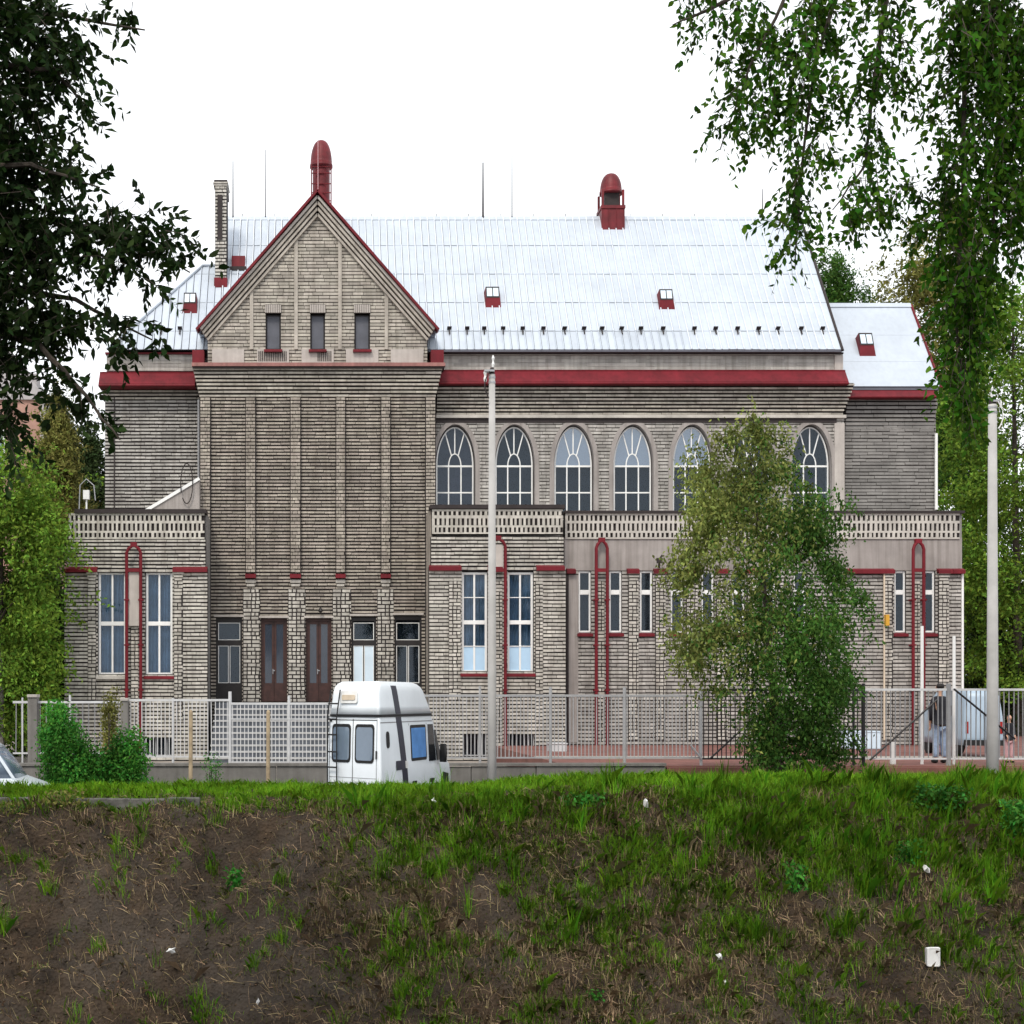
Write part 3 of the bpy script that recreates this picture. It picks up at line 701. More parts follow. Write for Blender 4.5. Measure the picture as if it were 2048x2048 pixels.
rc = MB(); rc.xprism([(yna - .12, zna - .08), (yna + .12, zna - .08), (yna + .03, zna + .08), (yna - .03, zna + .08)], a, b); rc.build('ridge_cap', 'roof_metal', HALL)
# annex skylight
u0, u1 = un(714), un(681); D = 51.5; a, b = X(1717, D), X(1744, D); um = u0 + (u1 - u0) * .42
m = MB(); m.add([sn(a - .05, u0), sn(b + .05, u0), sn(b, u1 + .1), sn(a, u1 + .1), sn(a, um, .2), sn(b, um, .2), sn(b, u1, .32), sn(a, u1, .32)], [(0, 1, 5, 4), (1, 2, 6, 5), (2, 3, 7, 6), (3, 0, 4, 7), (4, 5, 6, 7)]); m.build('skylight', 'red_metal', ar)
f = MB(); e = .035
def qn(x, t): u = um + (u1 - um) * t; return sn(x, u, .2 + .12 * t + .012)
for t0, t1 in ((0, .14), (.88, 1)): f.add([qn(a, t0), qn(b, t0), qn(b, t1), qn(a, t1)], [(0, 1, 2, 3)])
for p in (a, (a + b) / 2 - e / 2, b - e): f.add([qn(p, .14), qn(p + e, .14), qn(p + e, .88), qn(p, .88)], [(0, 1, 2, 3)])
f.build('glazing_bars', 'dark_trim', ar); mid = (a + b) / 2
for p, r_ in ((a + e, mid - e / 2), (mid + e / 2, b - e)): MB().add([qn(p, .14), qn(r_, .14), qn(r_, .88), qn(p, .88)], [(0, 1, 2, 3)]).build('pane', 'film_white', ar)

# ---- vents, chimney, rods ------------------------------------------------
def dome(cx, cy, hw, z0, z1):
    pr = [(hw * 1.03, z0), (hw * 1.03, z0 + .1)] + [(hw * .98 * max(0, math.cos(t)) ** .75, z0 + .1 + (z1 - z0 - .1) * math.sin(t)) for t in [math.pi / 2 * k / 10 for k in range(10)]] + [(.02, z1)]
    return MB().lathe(pr, cx, cy, 24)
D = 52.2; cx = X(642.5, D); vy = Y(D)
v = MB(); v.lathe([(.3, Z(470, D)), (.3, Z(335, D)), (.28, Z(330, D))], cx, vy, 20); vo = v.build('roof_vent', 'red_vent', HALL, smooth=False)
dome(cx, vy, .385, Z(336, D), Z(281, D)).build('vent_dome', 'red_vent', vo, smooth=True)
ld = MB()
for s in (-1, 1): ld.tube([(cx + s * .34, vy - .33, Z(430, D)), (cx + s * .34, vy - .33, Z(335, D))], .022, 6)
for py in (340, 353, 374, 392, 408): ld.tube([(cx - .34, vy - .33, Z(py, D)), (cx + .34, vy - .33, Z(py, D))], .02, 6)
ld.build('ladder', 'red_vent', vo)
MB().tube([(X(636, D), vy - .42, Z(388, D)), (X(636, D), vy - .42, Z(285, D))], .012, 5).build('conductor', 'pink_cloth', vo)
D = 54.3; cx = X(1222, D); vy = Y(D); k = .39
v = MB(); v.box(cx - .41, cx + .41, vy - .4, vy + .5, Z(500, D), Z(424, D)); vo = v.build('roof_vent', 'red_vent', HALL)
for q in (-.41, -.14, .13, .4): MB().box(cx + q - .012, cx + q + .012, vy - .425, vy - .4, Z(462, D), Z(424, D)).build('seam', 'red_vent', vo)
MB().box(cx - .44, cx + .44, vy - .44, vy + .5, Z(424, D), Z(418, D)).build('collar', 'red_vent', vo)
for sx in (-.37, .37):
    for sy in (-.35, .4): MB().box(cx + sx - .04, cx + sx + .04, vy + sy - .04, vy + sy + .04, Z(418, D), Z(386, D)).build('post', 'red_vent', vo)
MB().box(cx - .26, cx + .26, vy - .2, vy + .25, Z(418, D), Z(386, D)).build('opening_shade', 'dark_trim', vo)  # near-black block painted for the dark opening between the posts
dome(cx, vy + .03, .4, Z(389, D), Z(347, D)).build('vent_dome', 'red_vent', vo, smooth=True)
# tall brick chimney
D = 52.0; y = Y(D); a, b = X(430, D), X(453, D)
ch = brick_wall(HALL, a, b, Z(600, D), Z(372, D), y, (), 'brick_pale', 'mortar', course=.12, L=.16, hj=.045, vj=.02, thick=.9, name='chimney')
MB().box(a + .09, b - .14, y - .045, y, Z(480, D), Z(390, D)).build('dark_panel', 'dark_trim', ch)  # dark slab set on the chimney's front face
for i, (p0, p1, e) in enumerate(((372, 369, .03), (368, 365, .06), (364, 360.5, .03))): MB().box(a - e, b + e, y - e - .02, y + .9 + e, Z(p0, D), Z(p1, D)).build('cap_course', 'brick_pale' if i < 2 else 'dark_trim', ch)
MB().box(a - .03, b + .03, y - .06, y + .95, Z(576, D), Z(556, D)).build('flashing', 'red_metal', ch)
for px, t, bt, r in ((466, 322, 436, .014), (531, 300, 436, .01), (966, 325, 436, .02), (1024, 300, 436, .01), (1525, 378, 440, .012), (456, 380, 400, .02)):
    D = 54.3; MB().tube([(X(px, D), Y(D), Z(bt + 4, D)), (X(px, D), Y(D), Z(bt - 8, D)), (X(px, D), Y(D), Z(t, D))], [r * 2.2, r * 1.8, r], 6).build('lightning_rod', 'dark_trim', HALL)
# ---- low wings in front ----------------------------------------------------
def lattice(parent, x0, x1, D, top, right_step=.148, rowpx=((1031, 1042), (1047, 1062), (1066, 1075)), mat='brick_pale'):
    y = Y(D); dk = MB(); dk.box(x0, x1, y + .0, y + .3, Z(rowpx[-1][1] + 3, D), Z(rowpx[0][0] - 4, D)); o = dk.build('lattice_band', 'mortar', parent)
    m = MB()
    for i, (a, b) in enumerate(rowpx):
        nxt = rowpx[i + 1][0] if i < 2 else b + 3
        m.box(x0, x1, y - .05, y - .001, Z(nxt, D), Z(b, D))
        x = x0
        while x < x1 - .05:
            w = right_step * random.uniform(.42, .6); m.box(x, min(x + w, x1), y - .05 + random.uniform(-.008, .008), y - .001, Z(b, D) + .001, Z(a, D) + .0); x += right_step * random.uniform(.93, 1.07)
    m.box(x0, x1, y - .05, y - .001, Z(rowpx[0][0], D) + .001, Z(rowpx[0][0] - 4, D))
    m.build('brickwork', mat, o, kind='stuff'); return o
def pipes(x0, x1, ytop, D, ybot=1490, panel=None):
    """red pair of pipes joined under a pointed head, standing in front of the wall"""
    y = Y(D) - .22; a, b = X(x0 + 3, D), X(x1 - 3, D); mx = (a + b) / 2; r = .052
    m = MB(); pts = [(a, y, Z(ybot, D)), (a, y, Z(ytop + 16, D)), (a + (mx - a) * .25, y, Z(ytop + 8, D)), (mx, y, Z(ytop, D)), (b - (mx - a) * .25, y, Z(ytop + 8, D)), (b, y, Z(ytop + 16, D)), (b, y, Z(ybot, D))]
    m.tube(pts, r, 8); o = m.build('downpipe_pair', 'red_metal', HALL)
    MB().box(a, b, y - .03, y + .03, Z(1145, D), Z(1138, D)).build('cross_bar', 'red_metal', o)
    for py in (1200, 1290, 1380):
        for q in (a, b): MB().box(q - .075, q + .075, y - .06, y + .2, Z(py + 2, D), Z(py - 1, D)).build('bracket', 'red_metal', o)
    MB().box(mx - .1, mx + .1, y - .05, y + .1, Z(ytop + 4, D), Z(ytop - 5, D)).build('hopper', 'red_metal', o)
    if panel: MB().box(a + r, b - r, y + .05, y + .1, Z(panel[1], D), Z(panel[0], D)).build('niche_panel', 'plaster_pale', o)
    return o
def red_caps(segs, D, py=1136):
    for a, b in segs:
        y = Y(D); m = MB(); m.xprism([(y - .2, Z(py + 10, D)), (y + .05, Z(py + 10, D)), (y + .05, Z(py - 2, D)), (y - .2, Z(py + 3, D))], X(a, D), X(b, D)); m.build('cap_flashing', 'red_metal', HALL)
def pil(x0, x1, D, top, bot=1490, mat='brick_pale', steps=True):
    y = Y(D); o = brick_wall(HALL, X(x0, D), X(x1, D), Z(bot, D), Z(top + 22, D), y - .07, (), mat, 'mortar', course=.115, L=.13, hj=.035, vj=.03, thick=.068, proud=.02, name='pilaster', stack=True)
    if steps:
        for i in range(3): MB().box(X(x0 - 2 + i * 2, D), X(x1 + 2 - i * 2, D), y - .16 + i * .03, y - .002, Z(top + 18 - 0 + i * 0 - (2 - i) * 6 + 3, D), Z(top + 14 - (2 - i) * 6 + 3, D)).build('corbel', 'brick_pale', o)
    return o
def block_core(x0, x1, D, top, depth=3.4):
    return MB().box(X(x0, D) + .03, X(x1, D) - .03, Y(D) + .45, Y(D) + depth, GZ, Z(top, D) - .15).build('wing_body', 'brick_hall', HALL)

# left wing
DL = 47.3; yL_ = Y(DL)
block_core(134, 411, DL, 1022, 2.95)
for xx in (134, 405): MB().box(X(xx, DL) + (.03 if xx == 134 else .0), X(xx + 6, DL), yL_ + .3, yL_ + 2.6, GZ, Z(1024, DL)).build('return_wall', 'brick_annex', HALL)
lw = [(196, 252, 1144, 1350), (291, 345, 1144, 1350)]
bw = [(287, 346, 1474, 1512)]
brick_wall(HALL, X(134, DL), X(411, DL), Z(1137, DL), Z(1078, DL), yL_, (), 'brick_pale', 'mortar', course=.118, L=.34, name='wing_wall')
lattice(HALL, X(138, DL), X(409, DL), DL, 1022)
MB().box(X(150, DL), X(413, DL), yL_ - .12, yL_ + .6, Z(1027, DL), Z(1019, DL)).build('parapet_cap', 'dark_trim', HALL)
DL2 = DL - .1
brick_wall(HALL, X(129, DL2), X(415, DL2), GZ, Z(1138, DL), Y(DL2), [hole(*o, DL2) for o in lw + bw], 'brick_pale', 'mortar', course=.118, L=.3, hj=.045, name='wing_base')
for i, o in enumerate(lw): rect_window(HALL, *o, DL2, cols=2, rows=(.5,), fw=.075, tbar=[.13], curtain='curtain_blue', sill='red_metal' if i else 'stone_ledge')
red_caps(((129, 195), (346, 415)), DL2, 1135)
pipes(252, 286, 1091, DL2, 1500, (1145, 1252))
pil(262, 277, DL2 + .02, 1230, 1500, steps=False)
pil(176, 193, DL2 + .02, 1140, 1400); pil(348, 366, DL2 + .02, 1140, 1440)
for o in bw: rect_window(HALL, *o, DL2, cols=5, rows=(), fw=.03, mat='fence_white', sill=None, setback=.12)
# small vent box and arch on the wing roof
D = 49.2; m = MB(); m.box(X(166, D), X(178, D), Y(D), Y(D) + .2, Z(998, D), Z(980, D)); vb = m.build('roof_bell_box', 'white_plastic', HALL); MB().tube([(X(172, D), Y(D) + .1, Z(1030, D)), (X(172, D), Y(D) + .1, Z(998, D))], .03, 6).build('post', 'white_frame', vb)
MB().tube([(X(157 + 0, D), Y(D) + .1, Z(1025, D)), (X(159, D), Y(D) + .1, Z(970, D)), (X(172, D), Y(D) + .1, Z(957, D)), (X(187, D), Y(D) + .1, Z(970, D)), (X(190, D), Y(D) + .1, Z(1000, D))], .02, 5).build('hoop', 'steel', vb)

# right wing
DR = 47.3; yR_ = Y(DR)
block_core(862, 1126, DR, 1013, 2.95)
MB().box(X(862, DR), X(866, DR), yR_ + .3, yR_ + 2.6, GZ, Z(1015, DR)).build('return_wall', 'brick_tower', HALL)
rw = [(923.5, 975, 1144, 1345), (1015, 1067, 1144, 1345)]
bw = [(927, 973, 1466, 1512), (1015, 1069, 1466, 1512)]
brick_wall(HALL, X(862, DR), X(1127, DR), Z(1133, DR), Z(1073, DR), yR_, (), 'brick_pale', 'mortar', course=.118, L=.3, name='wing_wall')
lattice(HALL, X(864, DR), X(1125, DR), DR, 1013, rowpx=((1023, 1031), (1037, 1051), (1055, 1065)))
MB().box(X(860, DR), X(1129, DR), yR_ - .12, yR_ + .6, Z(1018, DR), Z(1010, DR)).build('parapet_cap', 'dark_trim', HALL)
brick_wall(HALL, X(858, DL2), X(1131, DL2), GZ, Z(1134, DR), Y(DL2), [hole(*o, DL2) for o in rw + bw], 'brick_pale', 'mortar', course=.118, L=.3, hj=.04, name='wing_base')
for o in rw: rect_window(HALL, *o, DL2, cols=2, rows=(.24, .5, .75), fw=.075, tbar=[.03, .13, .03], films={(3, 0): 'film_blue', (3, 1): 'film_blue'}, curtain='curtain_blue', sill='red_metal')
red_caps(((858, 922), (975, 1004), (1072, 1128)), DL2, 1132)
pipes(977, 1012, 1078, DL2, 1500, (1090, 1138))
pil(990, 1004, DL2 + .02, 1140, 1500, steps=False)
pil(897, 921, DL2 + .02, 1140, 1400, steps=False); pil(1070, 1085, DL2 + .02, 1140, 1440, steps=False)
for o in bw: rect_window(HALL, *o, DL2, cols=6, rows=(), fw=.03, mat='fence_white', setback=.12)

# long low range on the right
DB = 47.9; yB = Y(DB)
block_core(1130, 1922, DB, 1026, 2.6)
MB().box(X(1919, DB), X(1924, DB), yB + .02, yB + 2.6, GZ, Z(1026, DB)).build('return_wall', 'brick_annex', HALL)
sw = [(1157 + 61.5 * i, 1182 + 61.5 * i, 1142, 1265) for i in range(8)] + [(1789, 1811.5, 1142, 1265), (1847, 1870, 1142, 1265)]
MB().box(X(1129, DB), X(1924, DB), yB, yB + .3, Z(1141, DB), Z(1075, DB)).build('plaster_band', 'plaster', HALL)
lattice(HALL, X(1130, DB), X(1918, DB), DB, 1026, right_step=.15, mat='stone_ledge')
MB().box(X(1128, DB), X(1927, DB), yB - .12, yB + .6, Z(1027, DB), Z(1022, DB)).build('parapet_cap', 'dark_trim', HALL)
brick_wall(HALL, X(1129, DB), X(1924, DB), GZ, Z(1141.5, DB), yB, [hole(*o, DB) for o in sw], 'brick_hall', 'mortar_mid', course=.118, L=.34, hj=.04, name='range_wall')
for o in sw: rect_window(HALL, *o, DB, cols=1, rows=(.335,), fw=.06, tbar=[.15], sill='red_metal', glassm='window_glass', setback=.06)
MB().box(X(1131, DB), X(1156, DB), yB - .05, yB, Z(1485, DB), Z(1150, DB)).build('plaster_panel', 'plaster', HALL)
MB().box(X(1132, DB), X(1136, DB), yB - .13, yB - .05, Z(1490, DB), Z(1150, DB)).build('downpipe', 'dark_trim', HALL)
red_caps(((1132, 1150), (1253, 1277), (1306, 1334), (1370, 1395), (1430, 1456), (1492, 1518), (1690, 1762), (1762, 1786), (1873, 1902), (1903, 1926)), DB, 1138)
for a, b in ((1256, 1276), (1310, 1330), (1372, 1394), (1432, 1454), (1494, 1516), (1766, 1784), (1875, 1896)): pil(a, b, DB, 1140, 1480)
pipes(1187, 1215, 1082, DB, 1490); pil(1194, 1208, DB, 1140, 1490, steps=False)
pipes(1818, 1845, 1084, DB, 1490); pil(1825, 1838, DB, 1140, 1490, steps=False)
MB().box(X(1922, DB), X(1926, DB), yB - .06, yB + .0, Z(1490, DB), Z(1142, DB)).build('corner_bead', 'white_frame', HALL)
MB().box(X(1765, DB), X(1772, DB), yB - .3, yB - .1, Z(1252, DB), Z(1230, DB)).build('alarm_box', 'yellow', HALL)
MB().box(X(1764, DB), X(1767, DB), yB - .14, yB - .1, Z(1480, DB), Z(1150, DB)).build('conduit', 'cream', HALL)
m = MB(); m.tube([(X(1318, DB), yB, Z(1135, DB)), (X(1314, DB), yB - .3, Z(1122, DB)), (X(1320, DB), yB - .3, Z(1112, DB))], .03, 6); m.box(X(1310, DB), X(1320, DB), yB - .38, yB - .22, Z(1128, DB), Z(1118, DB)); m.build('flood_lamp', 'dark_trim', HALL)

# ================================================================== setting
# ground profile: eye's own bank, cutting, far slope, road, yard
DP = [-60, 3, 5, 9, 16.6, 17.4, 19, 20.5, 21.6, 22.2, 23.2, 24.0, 24.8, 25.4]
ZP = [-.3, -.35, -.6, -4.3, -4.4, -4.1, -2.72, -1.38, -.33, -.02, .03, -.03, -.7, -1.02]
def slope_h(x, D):
    z = np.interp(D, DP, ZP)
    return z
def fbm(x, y, s, o=4):
    return mnoise.fractal(Vector((x * s, y * s, 3.7)), 1.0, 2.0, o)
def ground_z(x, D):
    z = float(np.interp(D, DP, ZP)) + .16 / (1 + math.exp(-(x - 2.9) * 2.2)) * (1 if 20.5 < D < 24.2 else 0) * min(1, max(0, (D - 20.5) / 1.2)) * min(1, max(0, (24.2 - D) / .5)); k = min(1, max(0, (D - 16.5) / 1.0)) * (1 if D < 23.6 else max(0, (25.0 - D) / 1.4))
    left = 1 / (1 + math.exp((x - .4) * 1.4))
    amp = (.14 + .12 * left) * min(1, max(.25, (22.4 - D) / 1.2))
    fade = min(1, max(.3, (22.4 - D) / 1.0))
    n = fbm(x + 31, D * 1.3, .9) * amp + (fbm(x, D * 1.4 + 9, 3.2) * .09 * (1 + left) + abs(fbm(x + 5, D * 1.4, 8)) * .075) * fade
    hol = -.35 * math.exp(-((x + 1.25) / .55) ** 2 - ((D - 21.05) / .35) ** 2)       # burrow-like hollow in the bank
    return z + k * (n + hol)
xs = np.concatenate([np.arange(-45, -6, 1.5), np.arange(-6, 11.5, .055), np.arange(11.5, 15, .15), np.arange(15, 50, 1.5)])
ds = np.concatenate([np.arange(-60, 16, 2.0), np.arange(16, 25.41, .045)])
vv = [(x, Y(d), ground_z(x, d)) for d in ds for x in xs]; nx = len(xs)
ff = [(i * nx + j, i * nx + j + 1, (i + 1) * nx + j + 1, (i + 1) * nx + j) for i in range(len(ds) - 1) for j in range(nx - 1)]
me = bpy.data.meshes.new('earth_bank'); me.from_pydata(vv, [], ff); me.polygons.foreach_set('use_smooth', [True] * len(me.polygons))
tag(meshobj('earth_bank', me, 'soil'), kind='structure')
def struct(name, mb, mat): return tag(mb.build(name, mat), kind='structure')
struct('ground', MB().add([(-600, Y(25), -1.25), (600, Y(25), -1.25), (600, 900, -1.25), (-600, 900, -1.25)], [(0, 1, 2, 3)]), 'yard')
struct('road', MB().box(-60, 60, Y(25.2), Y(32.5), -1.2, -1.0), 'asphalt')
FD = 33.0
xc_ = X(1135, FD)
struct('yard', MB().box(-60, xc_, Y(32.75), 25, -1.1, -.5), 'paving')
struct('court', MB().box(xc_ + .002, 60, Y(32.75), 25, -1.1, -.02), 'court_red')
struct('path', MB().box(xc_ + .01, 60, Y(36.5), Y(38.2), -.018, -.006), 'paving')
# low retaining wall along the road, in cast blocks
rwall = thing('retaining_wall', 'low concrete retaining wall at the foot of the fence', 'wall', (0, Y(32.6), -1))
edges = list(np.linspace(-22, X(1330, 32.6), 22)); 
for i in range(len(edges) - 1):
    bevel(MB().box(edges[i] + .006, edges[i + 1] - .006, Y(32.5), Y(32.75) - .003, -1.0, Z(1533, 32.5) + random.uniform(-.015, .015)).build('wall_block', 'concrete', rwall), .015)
MB().box(-22, X(1330, 32.6), Y(32.46), Y(32.78), Z(1532, 32.5), Z(1526.5, 32.5)).build('coping', 'concrete', rwall)
MB().box(X(1332, 32.6), 40, Y(32.5), Y(32.745), -1.0, -.04).build('court_kerb', 'court_red', rwall)

# ---- fences -----------------------------------------------------------------
def fence(name, label, x0, x1, top, bot, step, bm, rm, posts=(), D=FD, railw=.05, barw=.019, rails=(), postm=None, braces=()):
    f = thing(name, label, 'fence' if 'gate' not in name else 'gate', (X(x0, D), Y(D), -.06))
    a, b = X(x0, D), X(x1, D); zt, zb = Z(top, D), Z(bot, D); y = Y(D)
    MB().box(a, b, y - .025, y + .025, zt - railw, zt).build('top_rail', rm, f)
    MB().box(a, b, y - .02, y + .02, zb, zb + railw * .7).build('bottom_rail', rm, f)
    bar = MB(); bar.box(-barw / 2, barw / 2, -barw / 2, barw / 2, zb + railw * .7, zt - railw); me = bar.mesh('bar'); me.materials.append(MATS[bm])
    n = max(1, round((b - a) / (step / F * D)))
    for i in range(n):
        o = bpy.data.objects.new('bar', me); o.location = (a + (b - a) * (i + .5) / n + random.uniform(-.004, .004), y, 0); o.rotation_euler = (0, random.gauss(0, .004), 0); link(o, f)
    for r in rails: MB().box(a, b, y - .03, y - .013, Z(r, D) - .012, Z(r, D) + .012).build('rail', rm, f)
    for px, pt, w in posts:
        MB().tube([(X(px, D), y, -.8), (X(px, D), y, Z(pt, D))], w, 8).build('post', postm or rm, f)
    for p in braces: MB().tube([(X(p[0], D), y - .05, Z(p[1], D)), (X(p[2], D), y - .05, Z(p[3], D))], .022, 6).build('brace', postm or rm, f)
    return f
fence('bar_fence', 'thin pale bar fence half hidden behind the bushes at far left', 26, 244, 1402, 1508, 12, 'fence_grey', 'fence_white', ((45, 1395, .02), (140, 1390, .025)))
fence('bar_fence', 'white bar fence in front of the left wing basement', 257, 458, 1398, 1515, 7.6, 'fence_white', 'fence_white', ((346, 1396, .028),))
fence('entrance_gate', 'white barred entrance gate before the tower steps', 462, 664, 1405, 1526, 7.8, 'fence_white', 'fence_white', ((460, 1383, .036), (578, 1391, .03)), rails=(1438,))
fence('bar_fence', 'light grey bar fence between the van and the leafy tree', 664, 1402, 1389, 1517, 7.6, 'fence_mid', 'fence_mid', ((960, 1372, .028), (1101, 1374, .034), (1249, 1374, .036), (1402, 1374, .034)), braces=((1380, 1490, 1402, 1518),))
fence('bar_fence', 'black bar fence behind the leafy tree', 1403, 1728, 1378, 1519, 9, 'fence_black', 'fence_black', ((1707, 1370, .03), (1727, 1367, .04)), braces=((1420, 1516, 1516, 1428), (1700, 1470, 1725, 1515), (1738, 1520, 1872, 1400)))
fence('bar_fence', 'grey bar fence with white top rail in front of the standing man', 1729, 2420, 1377, 1519, 9.5, 'fence_grey', 'fence_white', ((1897, 1367, .055),), postm='fence_grey')
D = 32.9; MB().tube([(X(1908, D), Y(D), Z(1380, D)), (X(2090, D), Y(D), Z(1525, D))], .02, 6)
br = MB().tube([(X(1908, D), Y(D), Z(1378, D)), (X(2030, D), Y(D), Z(1478, D))], .022, 6).build('brace_rod', 'fence_black'); tag(br, 'black diagonal rod leaning across the right fence behind the concrete pole', 'rod')
# masonry pillars, stakes, poles
for px0, px1, pt, lab in ((58, 76, 1389, 'grey masonry gate pillar with white cap at far left'), (243, 257, 1396, 'slim grey pillar at the end of the left fence')):
    D = 33.0; t = thing('gate_pillar', lab, 'pillar', (X(px0, D), Y(D), -.6), 'gate pillars')
    MB().box(X(px0, D), X(px1, D), Y(D) - .15, Y(D) + .15, -.6, Z(pt + 6, D)).build('shaft', 'concrete', t); bevel(MB().box(X(px0 - 1, D), X(px1 + 1, D), Y(D) - .18, Y(D) + .18, Z(pt + 6, D), Z(pt, D)).build('cap', 'plaster_pale', t), .01)
for px, pt, lab in ((381, 1420, 'plain wooden stake nearest the bushes'), (536, 1420, 'wooden stake with rounded top left of the van')):
    D = 30.5; s = MB(); r = .042; s.tube([(X(px, D), Y(D), -1.02), (X(px + .6, D), Y(D), Z(pt + 4, D)), (X(px + .6, D), Y(D), Z(pt, D))], [r, r * .95, r * .5], 10); tag(s.build('wooden_stake', 'wood_stake', smooth=False), lab, 'stake', 'wooden stakes by the road')
D = 33.6
tag(MB().tube([(X(1844, D), Y(D), -.02), (X(1844, D), Y(D), Z(1252, D))], .034, 10).build('white_post', 'white_frame'), 'taller white metal post beside the right red downpipe', 'post', 'white metal posts')
tag(MB().tube([(X(1908, D), Y(D), -.02), (X(1908, D), Y(D), Z(1272, D))], .034, 10).build('white_post', 'white_frame'), 'shorter white metal post near the building corner', 'post', 'white metal posts')
tag(MB().box(X(1783, D), X(1792, D), Y(D), Y(D) + .1, -.02, Z(1484, D)).build('short_post', 'white_frame'), 'short white square post low behind the fence', 'post')
def pole(name, lab, pc, w, top, D, left):
    t = thing(name, lab, 'pole', (X(pc, D), Y(D), -1.05), 'concrete poles'); r = w / 2 / F * D
    MB().tube([(X(pc, D), Y(D), -1.05), (X(pc, D), Y(D), Z(1400, D)), (X(pc, D), Y(D), Z(top + 14, D))], [r * 1.12, r * 1.0, r * .72], 20).build('shaft', 'concrete_pole', t, smooth=True)
    MB().tube([(X(pc, D), Y(D), Z(top + 14, D)), (X(pc, D), Y(D), Z(top + 4, D)), (X(pc, D), Y(D), Z(top, D))], [r * .62, r * .62, r * .3], 12).build('cap', 'dark_trim', t)
    for py in (top + 20, top + 30): MB().tube([(X(pc, D), Y(D), Z(py + 2, D)), (X(pc, D), Y(D), Z(py - 2, D))], r * .8, 16).build('band', 'steel', t)
    s = -1 if left else 1
    MB().box(X(pc - (16 if left else 2), D), X(pc + (4 if left else 12), D), Y(D) - .1, Y(D) + .05, Z(top + 10, D), Z(top + 6, D)).build('bracket', 'steel', t)
    MB().lathe([(.02, Z(top + 30, D)), (.035, Z(top + 24, D)), (.02, Z(top + 18, D)), (.035, Z(top + 12, D)), (.01, Z(top + 6, D))], X(pc + s * 14, D), Y(D) - .05, 8).build('insulator', 'white_plastic', t)
    MB().lathe([(.02, Z(top, D)), (.03, Z(top - 6, D)), (.015, Z(top - 12, D)), (.03, Z(top - 18, D)), (.01, Z(top - 24, D))], X(pc - s * 2, D), Y(D) - .02, 8).build('insulator', 'white_plastic', t)
    wp = [(X(pc + s * (6 + 10 * math.sin(q)), D), Y(D) - .12, Z(top + 10 + 18 * q, D)) for q in np.linspace(0, 3.0, 12)]
    MB().tube(wp, .012, 5).build('wire_loop', 'dark_trim' if left else 'white_plastic', t)
pole('concrete_pole', 'slim concrete utility pole in front of the right wing windows', 984, 17, 735, 29.5, True)
pole('concrete_pole', 'concrete utility pole against the trees at the right edge', 1985, 22, 795, 31.5, False)
# ================================================================== vehicles
SQ = .6                                               # this place stands narrower across than along
def rrect(y0, y1, hw, r, z, n=4):
    pts = []
    for cx, cy, t0 in ((hw - r, y1 - r, 0), (-hw + r, y1 - r, 90), (-hw + r, y0 + r, 180), (hw - r, y0 + r, 270)):
        for k in range(n + 1):
            t = math.radians(t0 + 90 * k / n); pts.append((cx + r * math.cos(t), cy + r * math.sin(t), z))
    return pts
class Veh:
    def __init__(s, D, px, yaw, z0): s.c, s.s = math.cos(yaw), math.sin(yaw); s.x0 = X(px, D); s.y0 = Y(D); s.z0 = z0
    def T(s, p):                                       # local (right, forward, up) -> world
        return (s.x0 + SQ * (p[0] * s.c + p[1] * s.s), s.y0 + (-p[0] * s.s + p[1] * s.c), s.z0 + p[2])
    def build(s, mb, name, mat, parent, smooth=False):
        mb.v = [s.T(p) for p in mb.v]; return mb.build(name, mat, parent, smooth=smooth)
def poly_patch(mb, pts3, nrm, th):
    n = len(pts3); q = [tuple(p[i] + nrm[i] * th for i in range(3)) for p in pts3]
    mb.add(list(pts3) + q, [tuple(range(n, 2 * n)), tuple(range(n - 1, -1, -1))] + [(j, i, i + n, j + n) for i, j in ((i, (i + 1) % n) for i in range(n))]); return mb
def rounded(u0, u1, z0, z1, r):
    p = []
    for cu, cz, t0 in ((u1 - r, z1 - r, 0), (u0 + r, z1 - r, 90), (u0 + r, z0 + r, 180), (u1 - r, z0 + r, 270)):
        for k in range(4): t = math.radians(t0 + 30 * k); p.append((cu + r * math.cos(t), cz + r * math.sin(t)))
    return p
yaw = math.radians(33); VD = 28.7
van = Veh(VD, 706, yaw, -1.0)
VAN = thing('camper_van', 'white high roof camper van with rear ladder parked behind the grass', 'van', (X(706, VD), Y(VD), -1.0))
lev = [(.3, 0.03, 5.2, .96), (.42, 0, 5.28, 1.0), (.8, 0, 5.26, 1.02), (1.05, 0, 5.1, 1.02), (1.2, .0, 4.75, 1.01), (1.32, .01, 4.45, 1.0), (1.7, .03, 4.12, .97), (2.06, .06, 3.85, .93), (2.1, .07, 3.8, .92)]
def at_lev(z, k): return float(np.interp(z, [l[0] for l in lev] + [2.14, 2.6, 2.72, 2.78], [l[k] for l in lev] + ([.05, .13, .2, .4] if k == 1 else [3.85, 3.35, 3.15, 2.8] if k == 2 else [.94, .86, .82, .7])))
body = MB(); body.loft([rrect(a, b, w, .08, z) for z, a, b, w in lev]); vb_ = van.build(body, 'body', 'van_white', VAN, True)
cap = MB(); cap.loft([rrect(at_lev(z, 1), at_lev(z, 2), at_lev(z, 3), .12, z) for z in (2.14, 2.3, 2.45, 2.6, 2.68, 2.74, 2.775, 2.78)]); van.build(cap, 'roof_cap', 'van_white', VAN, True)
sm = MB(); sm.loft([rrect(.03, 3.88, .955, .15, 2.095), rrect(.03, 3.88, .955, .15, 2.145)]); van.build(sm, 'roof_seam', 'rubber', VAN)
for o in (vb_,):
    m_ = o.modifiers.new('edge', 'EDGE_SPLIT'); m_.split_angle = math.radians(50)
